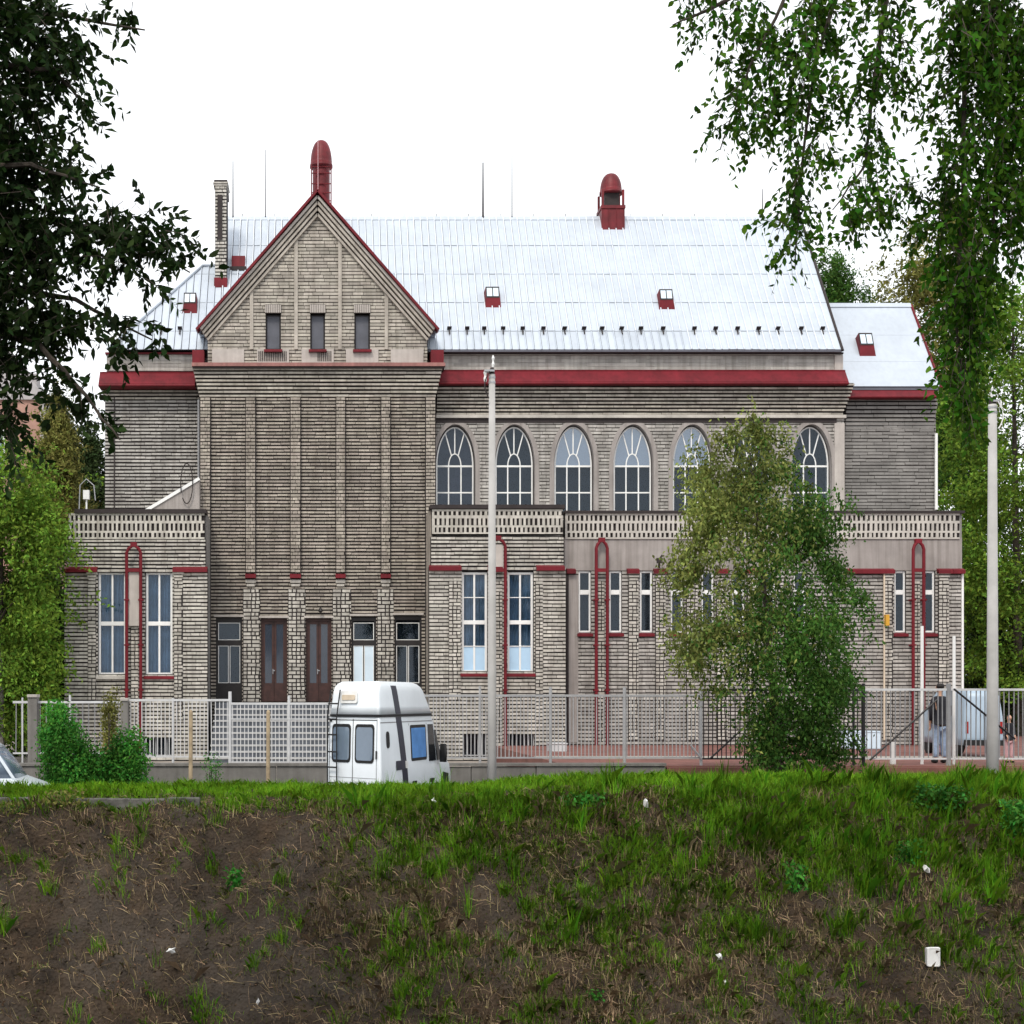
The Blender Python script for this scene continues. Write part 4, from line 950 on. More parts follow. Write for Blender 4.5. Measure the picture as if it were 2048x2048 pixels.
def rear(pts, th, name, mat, off=.0, parent=VAN):
    return van.build(poly_patch(MB(), [(u, at_lev(z, 1) - off, z) for u, z in pts][::-1], (0, -1, 0), th), name, mat, parent)
def side(pts, th, name, mat, off=.0, parent=VAN):
    return van.build(poly_patch(MB(), [(at_lev(z, 3) + off, u, z) for u, z in pts], (1, 0, 0), th), name, mat, parent)
def side_strip(f0, f1, z0, z1, name, mat, off=.014, parent=VAN, n=10):
    m = MB(); zs = [z0 + (z1 - z0) * i / n for i in range(n + 1)]
    vs = [(at_lev(z, 3) + off, f(z), z) for z in zs for f in (f0, f1)] + [(at_lev(z, 3) - .02, f(z), z) for z in zs for f in (f0, f1)]; k = 2 * n + 2
    fs = [(2 * i, 2 * i + 1, 2 * i + 3, 2 * i + 2) for i in range(n)] + [(2 * i, 2 * i + 2, k + 2 * i + 2, k + 2 * i) for i in range(n)] + [(2 * i + 3, 2 * i + 1, k + 2 * i + 1, k + 2 * i + 3) for i in range(n)] + [(0, k, k + 1, 1), (2 * n, 2 * n + 1, k + 2 * n + 1, k + 2 * n)]
    return van.build(m.add(vs, fs), name, mat, parent)
def rear_strip(u0, u1, z0, z1, name, mat, off=.008, parent=VAN, n=10):
    m = MB(); zs = [z0 + (z1 - z0) * i / n for i in range(n + 1)]
    m.add([(u, at_lev(z, 1) - off, z) for z in zs for u in (u0, u1)], [(2 * i, 2 * i + 1, 2 * i + 3, 2 * i + 2) for i in range(n)]); return van.build(m, name, mat, parent)
M('van_pane', (.16, .21, .28), .06, .1, 1, spec=.7); M('van_dark', (.012, .014, .018), .1, .1, 2, spec=.6)
for u0, u1 in ((-.8, -.1), (.06, .76)):
    w = rear(rounded(u0, u1, 1.22, 1.96, .09), .015, 'rear_window', 'rubber')
    rear(rounded(u0 + .05, u1 - .05, 1.27, 1.9, .07), .012, 'pane', 'van_pane', .012, w)
rear_strip(-.03, -.012, .45, 2.06, 'door_gap', 'rubber'); rear_strip(-.9, -.888, .45, 2.06, 'door_gap', 'rubber'); rear_strip(.845, .857, .45, 2.06, 'door_gap', 'rubber')
rear_strip(-.9, .857, 2.03, 2.045, 'door_gap', 'rubber', n=1); rear_strip(-.9, .857, .93, .938, 'crease', 'fence_grey', n=1)
rear_strip(.12, .66, .5, .62, 'number_plate', 'white_plastic', .014, n=2)
rear([(-.86, .98), (.86, .98), (.86, 1.0), (-.86, 1.0)], .003, 'crease', 'rubber') if False else None
rear(rounded(-.07, .2, .68, .76, .02), .03, 'door_handle', 'rubber')
for u in (-.95, .87): rear(rounded(u, u + .09, .35, .78, .02), .02, 'tail_light', 'tail_red' if u < 0 else 'rubber')
rear(rounded(.83, .87, 1.3, 1.46, .015), .04, 'hinge', 'rubber'); rear(rounded(-.9, -.82, 2.0, 2.03, .01), .03, 'hinge', 'rubber')
lamp = rear(rounded(-.52, .12, 2.36, 2.6, .05), .05, 'awning_lamp', 'white_plastic'); rear(rounded(-.44, .04, 2.42, 2.52, .03), .02, 'lens', 'cream', .05, lamp)
ladm = MB()
for u in (-.9, -.55): ladm.tube([(u, -.1, .45), (u, -.1, 2.1), (u + .06, .02, 2.62)], .022, 6)
for z in (.5, .82, 1.12, 1.42, 1.75, 2.05, 2.35): ladm.tube([(-.9, -.1 if z < 2.1 else -.05, z), (-.55, -.1 if z < 2.1 else -.05, z)], .016, 6)
van.build(ladm, 'ladder', 'rubber', VAN)
bmp = MB(); bmp.loft([rrect(-.1, .3, 1.02, .08, .28), rrect(-.1, .3, 1.02, .08, .46)]); van.build(bmp, 'rear_bumper', 'rubber', VAN)
# right flank
def st(z): return 1.0 + (2.6 - z) * .27
stp = [(st(2.6), 2.6), (st(2.14), 2.14)] ; 
side_strip(st, lambda z: st(z) + .34, 2.15, 2.7, 'stripe', 'navy'); side_strip(st, lambda z: st(z) + .36, .4, 2.09, 'stripe', 'navy')
w = side(rounded(2.1, 3.25, 1.2, 1.92, .06), .015, 'side_window', 'rubber'); side(rounded(2.17, 3.18, 1.26, 1.86, .04), .01, 'pane', 'van_curtain_glass', .012, w) if False else None
M('van_curtain', (.1, .25, .55), .6, .12, 3)
cm = MB()
for i in range(12):
    a = 2.16 + i * .085; cm.add([(at_lev(1.26, 3) + .016, a, 1.26), (at_lev(1.26, 3) + .045, a + .0425, 1.26), (at_lev(1.26, 3) + .016, a + .085, 1.26), (at_lev(1.86, 3) + .016, a + .085, 1.86), (at_lev(1.86, 3) + .045, a + .0425, 1.86), (at_lev(1.86, 3) + .016, a, 1.86)], [(0, 1, 4, 5), (1, 2, 3, 4)])
van.build(cm, 'curtain', 'van_curtain', w)
side_strip(lambda z: 3.42, lambda z: 3.95 - (z - 1.14) * .17, 1.16, 1.92, 'cab_window', 'van_dark', .02)
side_strip(lambda z: 4.02 - (z - 1.14) * .17, lambda z: 4.42 - (z - 1.14) * .66, 1.16, 1.8, 'quarter_window', 'van_dark', .02)
side(rounded(.42, .62, 1.5, 1.82, .08), .02, 'side_lamp', 'rubber'); side(rounded(.55, .85, .62, .82, .09), .02, 'filler_flap', 'rubber')
side(rounded(1.0, 1.62, 1.06, 1.24, .02), .014, 'vent_plate', 'navy', .014); side(rounded(1.62, 1.78, 1.08, 1.22, .02), .03, 'catch', 'white_plastic', .014)
for u in (2.15, 3.45): side(rounded(u, u + .3, .72, .8, .03), .035, 'door_handle', 'rubber')
for u in (3.32, 2.02, 4.1): side([(u, .45), (u + .02, .45), (u + .02, 1.95 if u < 4 else 1.1), (u, 1.95 if u < 4 else 1.1)], .003, 'door_gap', 'rubber')
side([(.1, 1.98), (3.8, 1.98), (3.8, 2.0), (.1, 2.0)], .004, 'rain_rail', 'fence_grey')
side([(4.35, .42), (5.0, .42), (4.95, .85), (4.5, .9)], .02, 'wheel_arch', 'rubber')
mir = MB(); mir.loft([rrect(4.1, 4.22, .12, .04, 1.12), rrect(4.1, 4.24, .13, .05, 1.3), rrect(4.12, 4.22, .11, .04, 1.5)]); mir.v = [(p[0] + 1.2, p[1], p[2]) for p in mir.v]; van.build(mir, 'wing_mirror', 'rubber', VAN, True)
ws = MB(); ws.add([(-.9, 4.47, 1.32), (.9, 4.47, 1.32), (.84, 3.9, 2.05), (-.84, 3.9, 2.05)], [(0, 1, 2, 3)]); van.build(ws, 'windscreen', 'van_dark', VAN)
for u in (.9, 4.5):
    for sd_ in (-1, 1):
        q = MB(); N = 20
        rr = [[(sd_ * (.98 - o), u + r * math.cos(2 * math.pi * k / N), .34 + r * math.sin(2 * math.pi * k / N)) for k in range(N)] for o, r in ((.24, .3), (.22, .34), (.02, .34), (0, .3), (.02, .2))]
        q.loft(rr); van.build(q, 'wheel', 'rubber', VAN)

# white car at the left edge, heading right
CD = 28.0
car = Veh(CD, 112, math.radians(86), -1.0)
CAR = thing('parked_car', 'white hatchback car parked behind the grass at the left edge', 'car', (X(20, CD), Y(CD), -1.0))
cl_ = [(.25, -4.05, -.12, .84), (.4, -4.12, 0, .87), (.62, -4.12, .0, .88), (.74, -4.1, -.12, .87), (.86, -4.08, -.45, .86), (.97, -4.05, -.95, .84), (1.0, -4.03, -1.05, .82)]
cg = [(1.0, -4.0, -1.0, .8), (1.3, -3.92, -1.32, .74), (1.55, -3.8, -1.66, .68), (1.66, -3.6, -1.95, .62), (1.71, -3.3, -2.3, .5)]
q = MB(); q.loft([rrect(a, b, w, .2, z) for z, a, b, w in cl_]); car.build(q, 'body', 'car_white', CAR, True)
q = MB(); q.loft([rrect(a, b, w, .22, z) for z, a, b, w in cg[2:]]); car.build(q, 'roof', 'car_white', CAR, True)
q = MB(); q.loft([rrect(a + .03, b - .03, w - .03, .2, z) for z, a, b, w in cg[:3]]); car.build(q, 'glasshouse', 'van_pane', CAR, True)
def cw(z): return float(np.interp(z, [g[0] for g in cg], [g[3] for g in cg]))
def cf(z): return float(np.interp(z, [g[0] for g in cg], [g[2] for g in cg]))
def strip(p0, p1, w, name, mat):
    a, b = p0, p1; q = MB(); n = 6; pts = []
    for k in range(n + 1):
        t = k / n; y = a[0] + (b[0] - a[0]) * t; z = a[1] + (b[1] - a[1]) * t; pts.append((y, z))
    poly = [(cw(z) + .004, y, z) for y, z in pts] + [(cw(z) + .004, y - w, z) for y, z in reversed(pts)]
    return car.build(poly_patch(q, poly[::-1], (1, 0, 0), .012), name, mat, CAR)
strip((-1.03, 1.0), (-1.66, 1.55), .1, 'front_pillar', 'car_white'); strip((-1.5, 1.0), (-1.72, 1.53), .06, 'quarter_bar', 'rubber'); strip((-2.42, 1.0), (-2.4, 1.55), .09, 'door_pillar', 'rubber')
q = MB(); q.loft([rrect(-1.72, -1.6, .1, .04, .98), rrect(-1.74, -1.58, .12, .05, 1.06), rrect(-1.7, -1.6, .1, .04, 1.16)]); q.v = [(p[0] + .98, p[1], p[2]) for p in q.v]; car.build(q, 'wing_mirror', 'rubber', CAR, True)
for u in (-.75, -3.3):
    for sd_ in (-1, 1):
        q = MB(); N = 20
        rr = [[(sd_ * (.86 - o), u + r * math.cos(2 * math.pi * k / N), .3 + r * math.sin(2 * math.pi * k / N)) for k in range(N)] for o, r in ((.2, .27), (.18, .3), (.02, .3), (0, .26), (.02, .17))]
        q.loft(rr); car.build(q, 'wheel', 'rubber', CAR)
q = MB(); q.box(.862, .885, -1.75, -1.5, .84, .87); car.build(q, 'door_handle', 'rubber', CAR)
# pale van standing on the court behind the right hand pole
pv = Veh(37.5, 1968, math.radians(8), -.02)
PV = thing('delivery_van', 'pale blue van standing on the red court behind the right pole', 'van', (X(1975, 37.5), Y(37.5), -.02))
pl = [(.3, .02, 3.6, .74), (.5, 0, 3.7, .77), (.95, 0, 3.6, .76), (1.1, .02, 3.3, .74), (1.5, .06, 2.7, .66), (1.66, .1, 2.5, .6), (1.72, .25, 2.3, .5)]
q = MB(); q.loft([rrect(a, b, w, .1, z) for z, a, b, w in pl]); pv.build(q, 'body', 'van_pale', PV, True)
q = MB(); q.box(-.005, .005, -.012, .02, .35, 1.1); pv.build(q, 'door_gap', 'rubber', PV)
q = MB(); q.box(-.74, .74, -.06, .1, .3, .44); pv.build(q, 'rear_bumper', 'rubber', PV)
for u in (-.7, .6): q = MB(); q.box(u, u + .1, -.015, .02, .6, .9); pv.build(q, 'tail_light', 'tail_red', PV)
for u in (.7, 3.0):
    for sd_ in (-1, 1):
        q = MB(); N = 18
        rr = [[(sd_ * (.74 - o), u + r * math.cos(2 * math.pi * k / N), .3 + r * math.sin(2 * math.pi * k / N)) for k in range(N)] for o, r in ((.2, .27), (.18, .3), (.02, .3), (0, .26), (.02, .17))]
        q.loft(rr); pv.build(q, 'wheel', 'rubber', PV)

# ================================================================== people
def skin_mesh(name, verts, edges, radii, root, mat, parent, sub=2):
    me = bpy.data.meshes.new(name); me.from_pydata(verts, edges, []); me.update()
    o = bpy.data.objects.new(name, me); COL.objects.link(o)
    md = o.modifiers.new('skin', 'SKIN'); md.use_smooth_shade = True; md.branch_smoothing = .4
    sv = me.skin_vertices[0].data if me.skin_vertices else None
    if sv is None:
        bm_ = bmesh.new(); bm_.from_mesh(me); bm_.verts.layers.skin.verify(); bm_.to_mesh(me); bm_.free(); sv = me.skin_vertices[0].data
    for i, r in enumerate(radii): sv[i].radius = (r, r) if not hasattr(r, '__len__') else r; sv[i].use_root = (i == root)
    s = o.modifiers.new('sub', 'SUBSURF'); s.levels = sub; s.render_levels = sub
    dg = bpy.context.evaluated_depsgraph_get(); nm = bpy.data.meshes.new_from_object(o.evaluated_get(dg)); nm.name = name
    bpy.data.objects.remove(o); nm.materials.clear(); nm.materials.append(MATS[mat])
    nm.polygons.foreach_set('use_smooth', [True] * len(nm.polygons))
    return link(bpy.data.objects.new(name, nm), parent)
def person(label, px, D, gz, h, face_away, coat, trous, hairm, arm=0.0, skirt=False):
    k = h / 1.75; fx = 1 if face_away else -1
    P = thing('person', label, 'person', (X(px, D), Y(D), gz)); ox, oy = X(px, D), Y(D)
    def W_(p): return (ox + p[0] * k * .72, oy + p[1] * k * fx, gz + p[2] * k)    # front of body is +y locally
    V, E, R = [], [], []
    def add(p, r, par=None):
        V.append(W_(p)); R.append(r * k); i = len(V) - 1
        if par is not None: E.append((par, i))
        return i
    pel = add((0, 0, .95), .13); wa = add((0, 0, 1.1), .12, pel); chst = add((0, 0, 1.3), .145, wa); nk0 = add((0, 0, 1.46), .07, chst); nk = add((0, .0, 1.52), .055, nk0)
    hd0 = add((0, .02, 1.6), .085, nk); hd1 = add((0, .02, 1.69), .09, hd0); hd2 = add((0, .0, 1.74), .05, hd1); add((0, .115, 1.62), .014, hd0)
    for s in (-1, 1):
        add((s * .1, .01, 1.62), .016, hd0)
        hp = add((s * .1, 0, .9), .1, pel); kn = add((s * .11, .02, .5), .065, hp); an = add((s * .12, -.02, .09), .045, kn); to = add((s * .14, .14, .045), .035, an)
        sh = add((s * .2, 0, 1.4), .06, chst); elb = add((s * .27, -.03, 1.12), .045, sh); wr = add((s * (.25 - arm * .1), .08 + arm * .15, .9 + arm * .12), .03, elb); pm_ = add((s * (.25 - arm * .1), .1 + arm * .16, .82 + arm * .12), .034, wr)
        for f, (dx, dy, l) in enumerate(((-.03, .0, .07), (-.012, .0, .085), (.01, 0, .08), (.028, 0, .06), (-.03 * s, .05, .05))):
            q = add((s * (.25 - arm * .1) + dx, .1 + arm * .16 + dy * .6, .78 + arm * .12 - l * .3), .009, pm_); add((s * (.25 - arm * .1) + dx, .115 + arm * .16 + dy, .78 + arm * .12 - l), .008, q)
    skin_mesh('body', V, E, R, 0, 'skin', P, 1)
    def garment(name, joints, edges, mat): return skin_mesh(name, [W_(p) for p, _ in joints], edges, [r * k for _, r in joints], 0, mat, P, 1)
    J = [((0, 0, 1.0), .16), ((0, 0, 1.15), .15), ((0, 0, 1.32), .175), ((0, 0, 1.46), .09)]; Ed = [(0, 1), (1, 2), (2, 3)]
    for s in (-1, 1):
        b = len(J); J += [((s * .2, 0, 1.4), .085), ((s * .275, -.03, 1.12), .068), ((s * (.255 - arm * .1), .07 + arm * .14, .92 + arm * .12), .052)]; Ed += [(2, b), (b, b + 1), (b + 1, b + 2)]
    J.append(((0, 0, .84), .165)); Ed.append((0, len(J) - 1))
    garment('coat', J, Ed, coat)
    J = [((0, 0, .92), .15)]; Ed = []
    for s in (-1, 1):
        b = len(J); J += [((s * .1, 0, .82), .115), ((s * .115, .02, .5), .085), ((s * .125, -.01, .1), .07)]; Ed += [(0, b), (b, b + 1), (b + 1, b + 2)]
    garment('trousers', J, Ed, trous)
    for s in (-1, 1): garment('shoe', [((s * .12, -.05, .05), .05), ((s * .135, .06, .045), .05), ((s * .145, .17, .04), .04)], [(0, 1), (1, 2)], 'rubber')
    garment('hair', [((0, -.02, 1.6), .09), ((0, -.015, 1.69), .105), ((0, -.01, 1.75), .06)], [(0, 1), (1, 2)], hairm)
    return P
person('dark haired person in black coat and pale jeans standing behind the fence', 1880, 34.2, -.02, 1.83, True, 'coat_black', 'jeans', 'hair')
person('small person in dark top and pink trousers at the right edge', 2018, 34.5, -.02, 1.1, False, 'coat_black', 'pink_cloth', 'hair', .6)

# ================================================================== house far left
HO = thing('pink_house', 'pink plastered house with grey corner pipe seen through the left branches', 'house', (X(60, 75), Y(75), -1))
D = 75
MB().box(X(-260, D), X(84, D), Y(D), Y(D) + 9, -1.2, Z(800, D)).build('wall', 'pink_wall', HO)
MB().box(X(-262, D), X(86, D), Y(D) - .15, Y(D) + 9, Z(800, D), Z(788, D)).build('cornice', 'grey_wall', HO)
MB().tube([(X(90, D), Y(D) - .1, -1.2), (X(90, D), Y(D) - .1, Z(800, D))], .22, 12).build('corner_pipe', 'grey_wall', HO)
MB().lathe([(.22, Z(804, D)), (.36, Z(800, D)), (.36, Z(794, D)), (.2, Z(790, D))], X(90, D), Y(D) - .1, 12).build('pipe_head', 'grey_wall', HO)
m = MB(); m.prism([(X(-262, D), Z(788, D)), (X(84, D), Z(788, D)), (X(20, D), Z(700, D)), (X(-200, D), Z(700, D))], Y(D) + .2, Y(D) + 8.5); m.build('roof', 'grey_wall', HO)
MB().box(X(44, D), X(66, D), Y(D) + 1, Y(D) + 2, Z(790, D), Z(738, D)).build('chimney', 'grey_wall', HO)
for px in (-30, -120): 
    w = MB().box(X(px, D), X(px + 40, D), Y(D) - .06, Y(D) - .003, Z(960, D), Z(860, D)).build('window', 'white_frame', HO); MB().box(X(px + 4, D), X(px + 36, D), Y(D) - .08, Y(D) - .061, Z(956, D), Z(864, D)).build('pane', 'van_pane', w)
# boxes and bins along the building foot, seen through the fence
for i, (a, b, t, D, mt, lab) in enumerate(((1100, 1134, 1486, 42, 'fence_white', 'pale bin standing at the wing corner behind the grey fence'), (1690, 1762, 1462, 44, 'film_white', 'pale blue cabinet behind the black fence right of the tree'), (1914, 1936, 1392, 46, 'grey_wall', 'tall grey cabinet against the right end of the building'), (1640, 1680, 1480, 43, 'white_plastic', 'white crate behind the tree and black fence'))):
    t_ = thing('cabinet', lab, 'cabinet', (X(a, D), Y(D), -.02 if a > 1135 else -.5)); z0 = -.02 if a > 1135 else -.5
    bevel(MB().box(X(a, D), X(b, D), Y(D), Y(D) + .6, z0, Z(t, D) - .04).build('case', mt, t_), .02); bevel(MB().box(X(a, D) - .02, X(b, D) + .02, Y(D) - .02, Y(D) + .62, Z(t, D) - .04, Z(t, D)).build('lid', mt, t_), .01)
    MB().box(X((a + b) / 2, D) - .004, X((a + b) / 2, D) + .004, Y(D) - .006, Y(D) + .01, z0 + .05, Z(t, D) - .08).build('door_gap', 'dark_trim', t_)
# ================================================================== trees
def W3(px, py, D): return np.stack([(px - CX) / F * D, D - 50, CZ + (HY - py) / F * D], -1)
def scatter_blobs(blobs, cover, leaf_px, spread=.28, clumpn=14, drop=0.0):
    """blobs: px,py,rx,ry,D,rd,density -> leaf anchor points, gathered in uneven clumps"""
    out = []
    for (px, py, rx, ry, D, rd, den) in blobs:
        n = int(rx * ry * 3.14 * cover * den / leaf_px); nc = max(2, n // clumpn)
        q = rng.normal(size=(nc, 3)); q = unit(q) * (rng.uniform(0, 1, nc) ** .42)[:, None]
        c = W3(px + q[:, 0] * rx, py + q[:, 1] * ry, D + q[:, 2] * rd)
        s = spread * (rx + ry) / 2 / F * D
        for k in range(clumpn):
            off = rng.normal(size=(nc, 3)) * s; off[:, 2] *= 1.25
            if drop: off[:, 2] -= drop * rng.uniform(0, 1, nc)
            out.append(c + off)
    return np.concatenate(out)
def scatter_twigs(blobs, cover, leaf_px, per, length, fall):
    """leaves set along drooping twigs: returns anchors, leaf axes and twig ribbons"""
    P, A, R = [], [], []
    for (px, py, rx, ry, D, rd, den) in blobs:
        nt_ = max(2, int(rx * ry * 3.14 * cover * den / leaf_px / per)); q = unit(rng.normal(size=(nt_, 3))) * (rng.uniform(0, 1, nt_) ** .42)[:, None]
        c = W3(px + q[:, 0] * rx, py + q[:, 1] * ry - 6, D + q[:, 2] * rd); L = np.minimum(length, .9 * (rx + ry) / F * D) * rng.uniform(.6, 1.3, nt_)
        dr = rng.normal(size=(nt_, 3)) * .7; dr[:, 2] -= fall; dr[:, 0] += q[:, 0] * .5; dr = unit(dr)
        def pt(t): v = c + dr * (L * t)[:, None]; v[:, 2] -= fall * .5 * L * t * t; return v
        side = unit(np.cross(dr, rng.normal(size=(nt_, 3))))
        for k in range(per):
            t = (k + rng.uniform(.2, .9, nt_)) / per; P.append(pt(t)); ax = dr * .7 + side * (.9 if k % 2 else -.9); ax[:, 2] -= .5; A.append(ax)
        w = side * .0022; a, b, e_ = pt(np.full(nt_, -.25)), pt(np.full(nt_, .4)), pt(np.full(nt_, 1.0))
        R += [np.stack([a - w * 1.4, b - w, b + w, a + w * 1.4], 1), np.stack([b - w, e_ - w * .4, e_ + w * .4, b + w], 1)]
    return np.concatenate(P), np.concatenate(A), np.concatenate(R)
def branch(mb, pts, r0, r1, n=6):
    p = [Vector(W3(np.float64(a), np.float64(b), np.float64(d)).tolist()) for a, b, d in pts]
    q = []
    for i in range(len(p) - 1):
        for k in range(4): q.append(p[i].lerp(p[i + 1], k / 4) + Vector((random.uniform(-1, 1), random.uniform(-1, 1), random.uniform(-1, 1))) * r0 * .25 * (1 if 0 < i + k else 0))
    q.append(p[-1]); mb.tube(q, [r0 + (r1 - r0) * i / (len(q) - 1) for i in range(len(q))], n)
def gz_at(px, D): return HY - (ground_z(X(px, D), D) - CZ) / D * F
# near left tree: dark drooping branches from the left edge
D0 = 12.5
T = thing('broadleaf_tree', 'dark broadleaf tree whose branches hang in from the left edge', 'tree', (X(-330, D0), Y(D0), -4.4))
m = MB(); branch(m, [(-330, gz_at(-330, D0) + 20, D0), (-325, 1200, D0), (-300, 600, D0), (-270, 100, D0), (-250, -500, D0)], .24, .1, 12); m.build('trunk', 'bark', T)
m = MB()
for pts in ([(-290, 420, D0), (-120, 330, D0 - .2), (60, 330, D0 - .3), (200, 375, D0 - .3)], [(-300, 600, D0), (-100, 470, D0), (120, 440, D0 + .1), (260, 480, D0 + .1), (380, 545, D0 + .1)], [(-300, 640, D0), (-60, 560, D0 + .2), (150, 600, D0 + .2), (305, 680, D0 + .2)], [(-310, 700, D0), (-80, 640, D0 - .1), (80, 690, D0 - .1), (170, 790, D0 - .2), (240, 880, D0 - .2)], [(-260, 120, D0), (-60, 20, D0 + .1), (120, 30, D0), (290, 60, D0)], [(-270, 200, D0), (-60, 130, D0), (110, 140, D0 - .1), (170, 210, D0)], [(-300, 700, D0), (-60, 760, D0), (20, 850, D0), (30, 930, D0)]):
    m = MB(); branch(m, pts, .045, .006); m.build('branch', 'bark', T)
LB = [(-90, 60, 130, 130, D0, .6, 1), (30, 40, 70, 60, D0, .5, 1), (90, 110, 85, 90, D0, .5, 1.1), (140, 190, 45, 60, D0, .4, .7), (225, 45, 40, 22, D0, .3, .7), (275, 50, 20, 18, D0, .2, .45), (20, 200, 60, 90, D0, .5, .9), (60, 300, 75, 55, D0, .5, 1), (-60, 300, 120, 130, D0, .6, 1), (140, 355, 60, 40, D0, .4, .9), (190, 372, 22, 14, D0, .2, .5),
      (40, 400, 80, 70, D0, .5, 1.1), (60, 500, 100, 80, D0, .5, 1.2), (170, 470, 75, 55, D0, .45, 1), (260, 470, 60, 50, D0, .4, 1), (330, 500, 45, 42, D0, .35, .9), (375, 540, 20, 24, D0, .25, .7), (235, 530, 60, 40, D0, .4, .9), (300, 580, 25, 35, D0, .3, .5),
      (60, 620, 100, 60, D0, .5, 1), (0, 700, 70, 70, D0, .5, 1), (120, 670, 55, 45, D0, .5, .9), (200, 640, 45, 34, D0, .4, .6), (240, 690, 45, 30, D0, .4, .7), (290, 660, 26, 26, D0, .3, .5), (320, 690, 14, 22, D0, .2, .4), (85, 750, 26, 50, D0, .4, .9), (120, 800, 22, 40, D0, .3, .6), (150, 830, 34, 34, D0, .3, .8), (190, 855, 32, 22, D0, .3, .6), (232, 875, 14, 12, D0, .2, .4), (10, 800, 26, 80, D0, .4, .9), (20, 900, 22, 60, D0, .3, .7), (-60, 560, 120, 200, D0, .6, .9), (-190, -250, 190, 200, D0, .9, .5)]
P, A, R = scatter_twigs([(q[0], q[1] - 18, *q[2:]) for q in LB], 4.0, 125, 10, .3, .5); quads_mesh('crown', leaf_quads(P, .088, .044, .7, .4, A, True), 6, 'leaf_dark', T, 'stuff'); quads_mesh('twigs', R, 4, 'bark', T, 'stuff')
# near right tree: weeping strands
D1 = 10.5
T = thing('weeping_tree', 'weeping tree with long leafy strands hanging in the upper right corner', 'tree', (X(2330, D1), Y(D1), -4.4))
m = MB(); branch(m, [(2330, gz_at(2330, D1) + 20, D1), (2320, 1100, D1), (2290, 400, D1), (2240, -200, D1), (2200, -700, D1)], .22, .09, 12); m.build('trunk', 'bark_grey', T)
m = MB()
for pts in ([(2250, -100, D1), (2000, -200, D1), (1750, -160, D1), (1600, -60, D1), (1500, 130, D1), (1440, 300, D1)], [(2250, -100, D1), (1900, -180, D1 + .1), (1700, -80, D1), (1630, 120, D1), (1600, 350, D1), (1590, 540, D1)], [(2260, 0, D1), (2000, -120, D1 - .1), (1780, -40, D1), (1745, 180, D1), (1730, 330, D1), (1665, 420, D1)], [(2270, 100, D1), (2100, -60, D1), (1930, 60, D1), (1925, 400, D1), (1910, 640, D1), (1940, 880, D1)], [(2270, 100, D1), (2120, 0, D1), (2000, 120, D1), (1985, 480, D1), (1955, 760, D1)], [(1900, -180, D1), (1560, -60, D1), (1420, 20, D1), (1345, 50, D1)]):
    m = MB(); branch(m, pts, .03, .004); m.build('branch', 'bark', T)
RB = [(1370, 25, 34, 36, D1, .3, .7), (1440, 40, 40, 60, D1, .4, .7), (1450, 130, 36, 60, D1, .3, .4), (1440, 250, 22, 55, D1, .3, .28), (1500, 60, 40, 60, D1, .4, .6), (1540, 120, 50, 50, D1, .4, .7), (1490, 210, 45, 55, D1, .4, .75), (1560, 200, 40, 70, D1, .4, .95), (1470, 270, 28, 36, D1, .3, .6), (1530, 260, 45, 30, D1, .3, .6), (1610, 50, 50, 70, D1, .4, .8), (1640, 30, 50, 50, D1, .4, .7), (1620, 150, 40, 80, D1, .4, .95), (1615, 260, 40, 60, D1, .4, .8), (1600, 350, 36, 60, D1, .35, .85), (1640, 330, 24, 40, D1, .3, .5), (1590, 430, 36, 45, D1, .35, .8), (1580, 500, 28, 45, D1, .3, .75), (1575, 555, 12, 22, D1, .2, .4), (1660, 170, 24, 40, D1, .3, .5),
      (1770, 40, 50, 70, D1, .4, .85), (1770, 150, 45, 70, D1, .4, .8), (1720, 190, 34, 55, D1, .35, .65), (1690, 240, 24, 36, D1, .3, .5), (1800, 190, 30, 40, D1, .3, .6), (1755, 310, 36, 60, D1, .35, .8), (1740, 400, 45, 50, D1, .35, .85), (1690, 440, 34, 40, D1, .35, .65), (1790, 430, 30, 40, D1, .3, .6), (1650, 460, 24, 30, D1, .3, .5), (1735, 460, 40, 26, D1, .3, .6), (1840, 420, 36, 45, D1, .35, .75), (1870, 470, 30, 40, D1, .35, .7), (1830, 480, 24, 30, D1, .3, .4),
      (1900, 60, 34, 90, D1, .4, .8), (1895, 200, 28, 90, D1, .4, .65), (1900, 320, 34, 70, D1, .4, .8), (1960, 120, 60, 150, D1, .5, 1.2), (2010, 100, 60, 160, D1, .5, 1.3), (1960, 350, 55, 140, D1, .5, 1.1), (2020, 350, 50, 160, D1, .5, 1.25), (1900, 450, 40, 70, D1, .4, .9), (1928, 560, 44, 100, D1, .45, 1.35), (1970, 560, 44, 100, D1, .45, 1.2), (2030, 500, 30, 70, D1, .4, .6), (1930, 690, 36, 90, D1, .4, 1.35), (1960, 660, 26, 80, D1, .4, 1.2), (1938, 800, 26, 70, D1, .35, 1.2), (1955, 845, 14, 45, D1, .25, .9), (1893, 640, 14, 60, D1, .25, .5), (2120, 200, 90, 260, D1, .7, .8), (2400, 150, 160, 300, D1 + .5, .9, .55), (2250, -150, 260, 160, D1, .9, .5), (1750, -170, 380, 90, D1, .7, .3)]
P, A, R = scatter_twigs([(q[0] - (14 if q[1] > 540 else 0), q[1] - 30, *q[2:]) for q in RB], 4.2, 120, 10, .25, 1.0); quads_mesh('crown', leaf_quads(P, .058, .032, .9, .4, A, True), 6, 'leaf_birch', T, 'stuff'); quads_mesh('twigs', R, 4, 'bark', T, 'stuff')

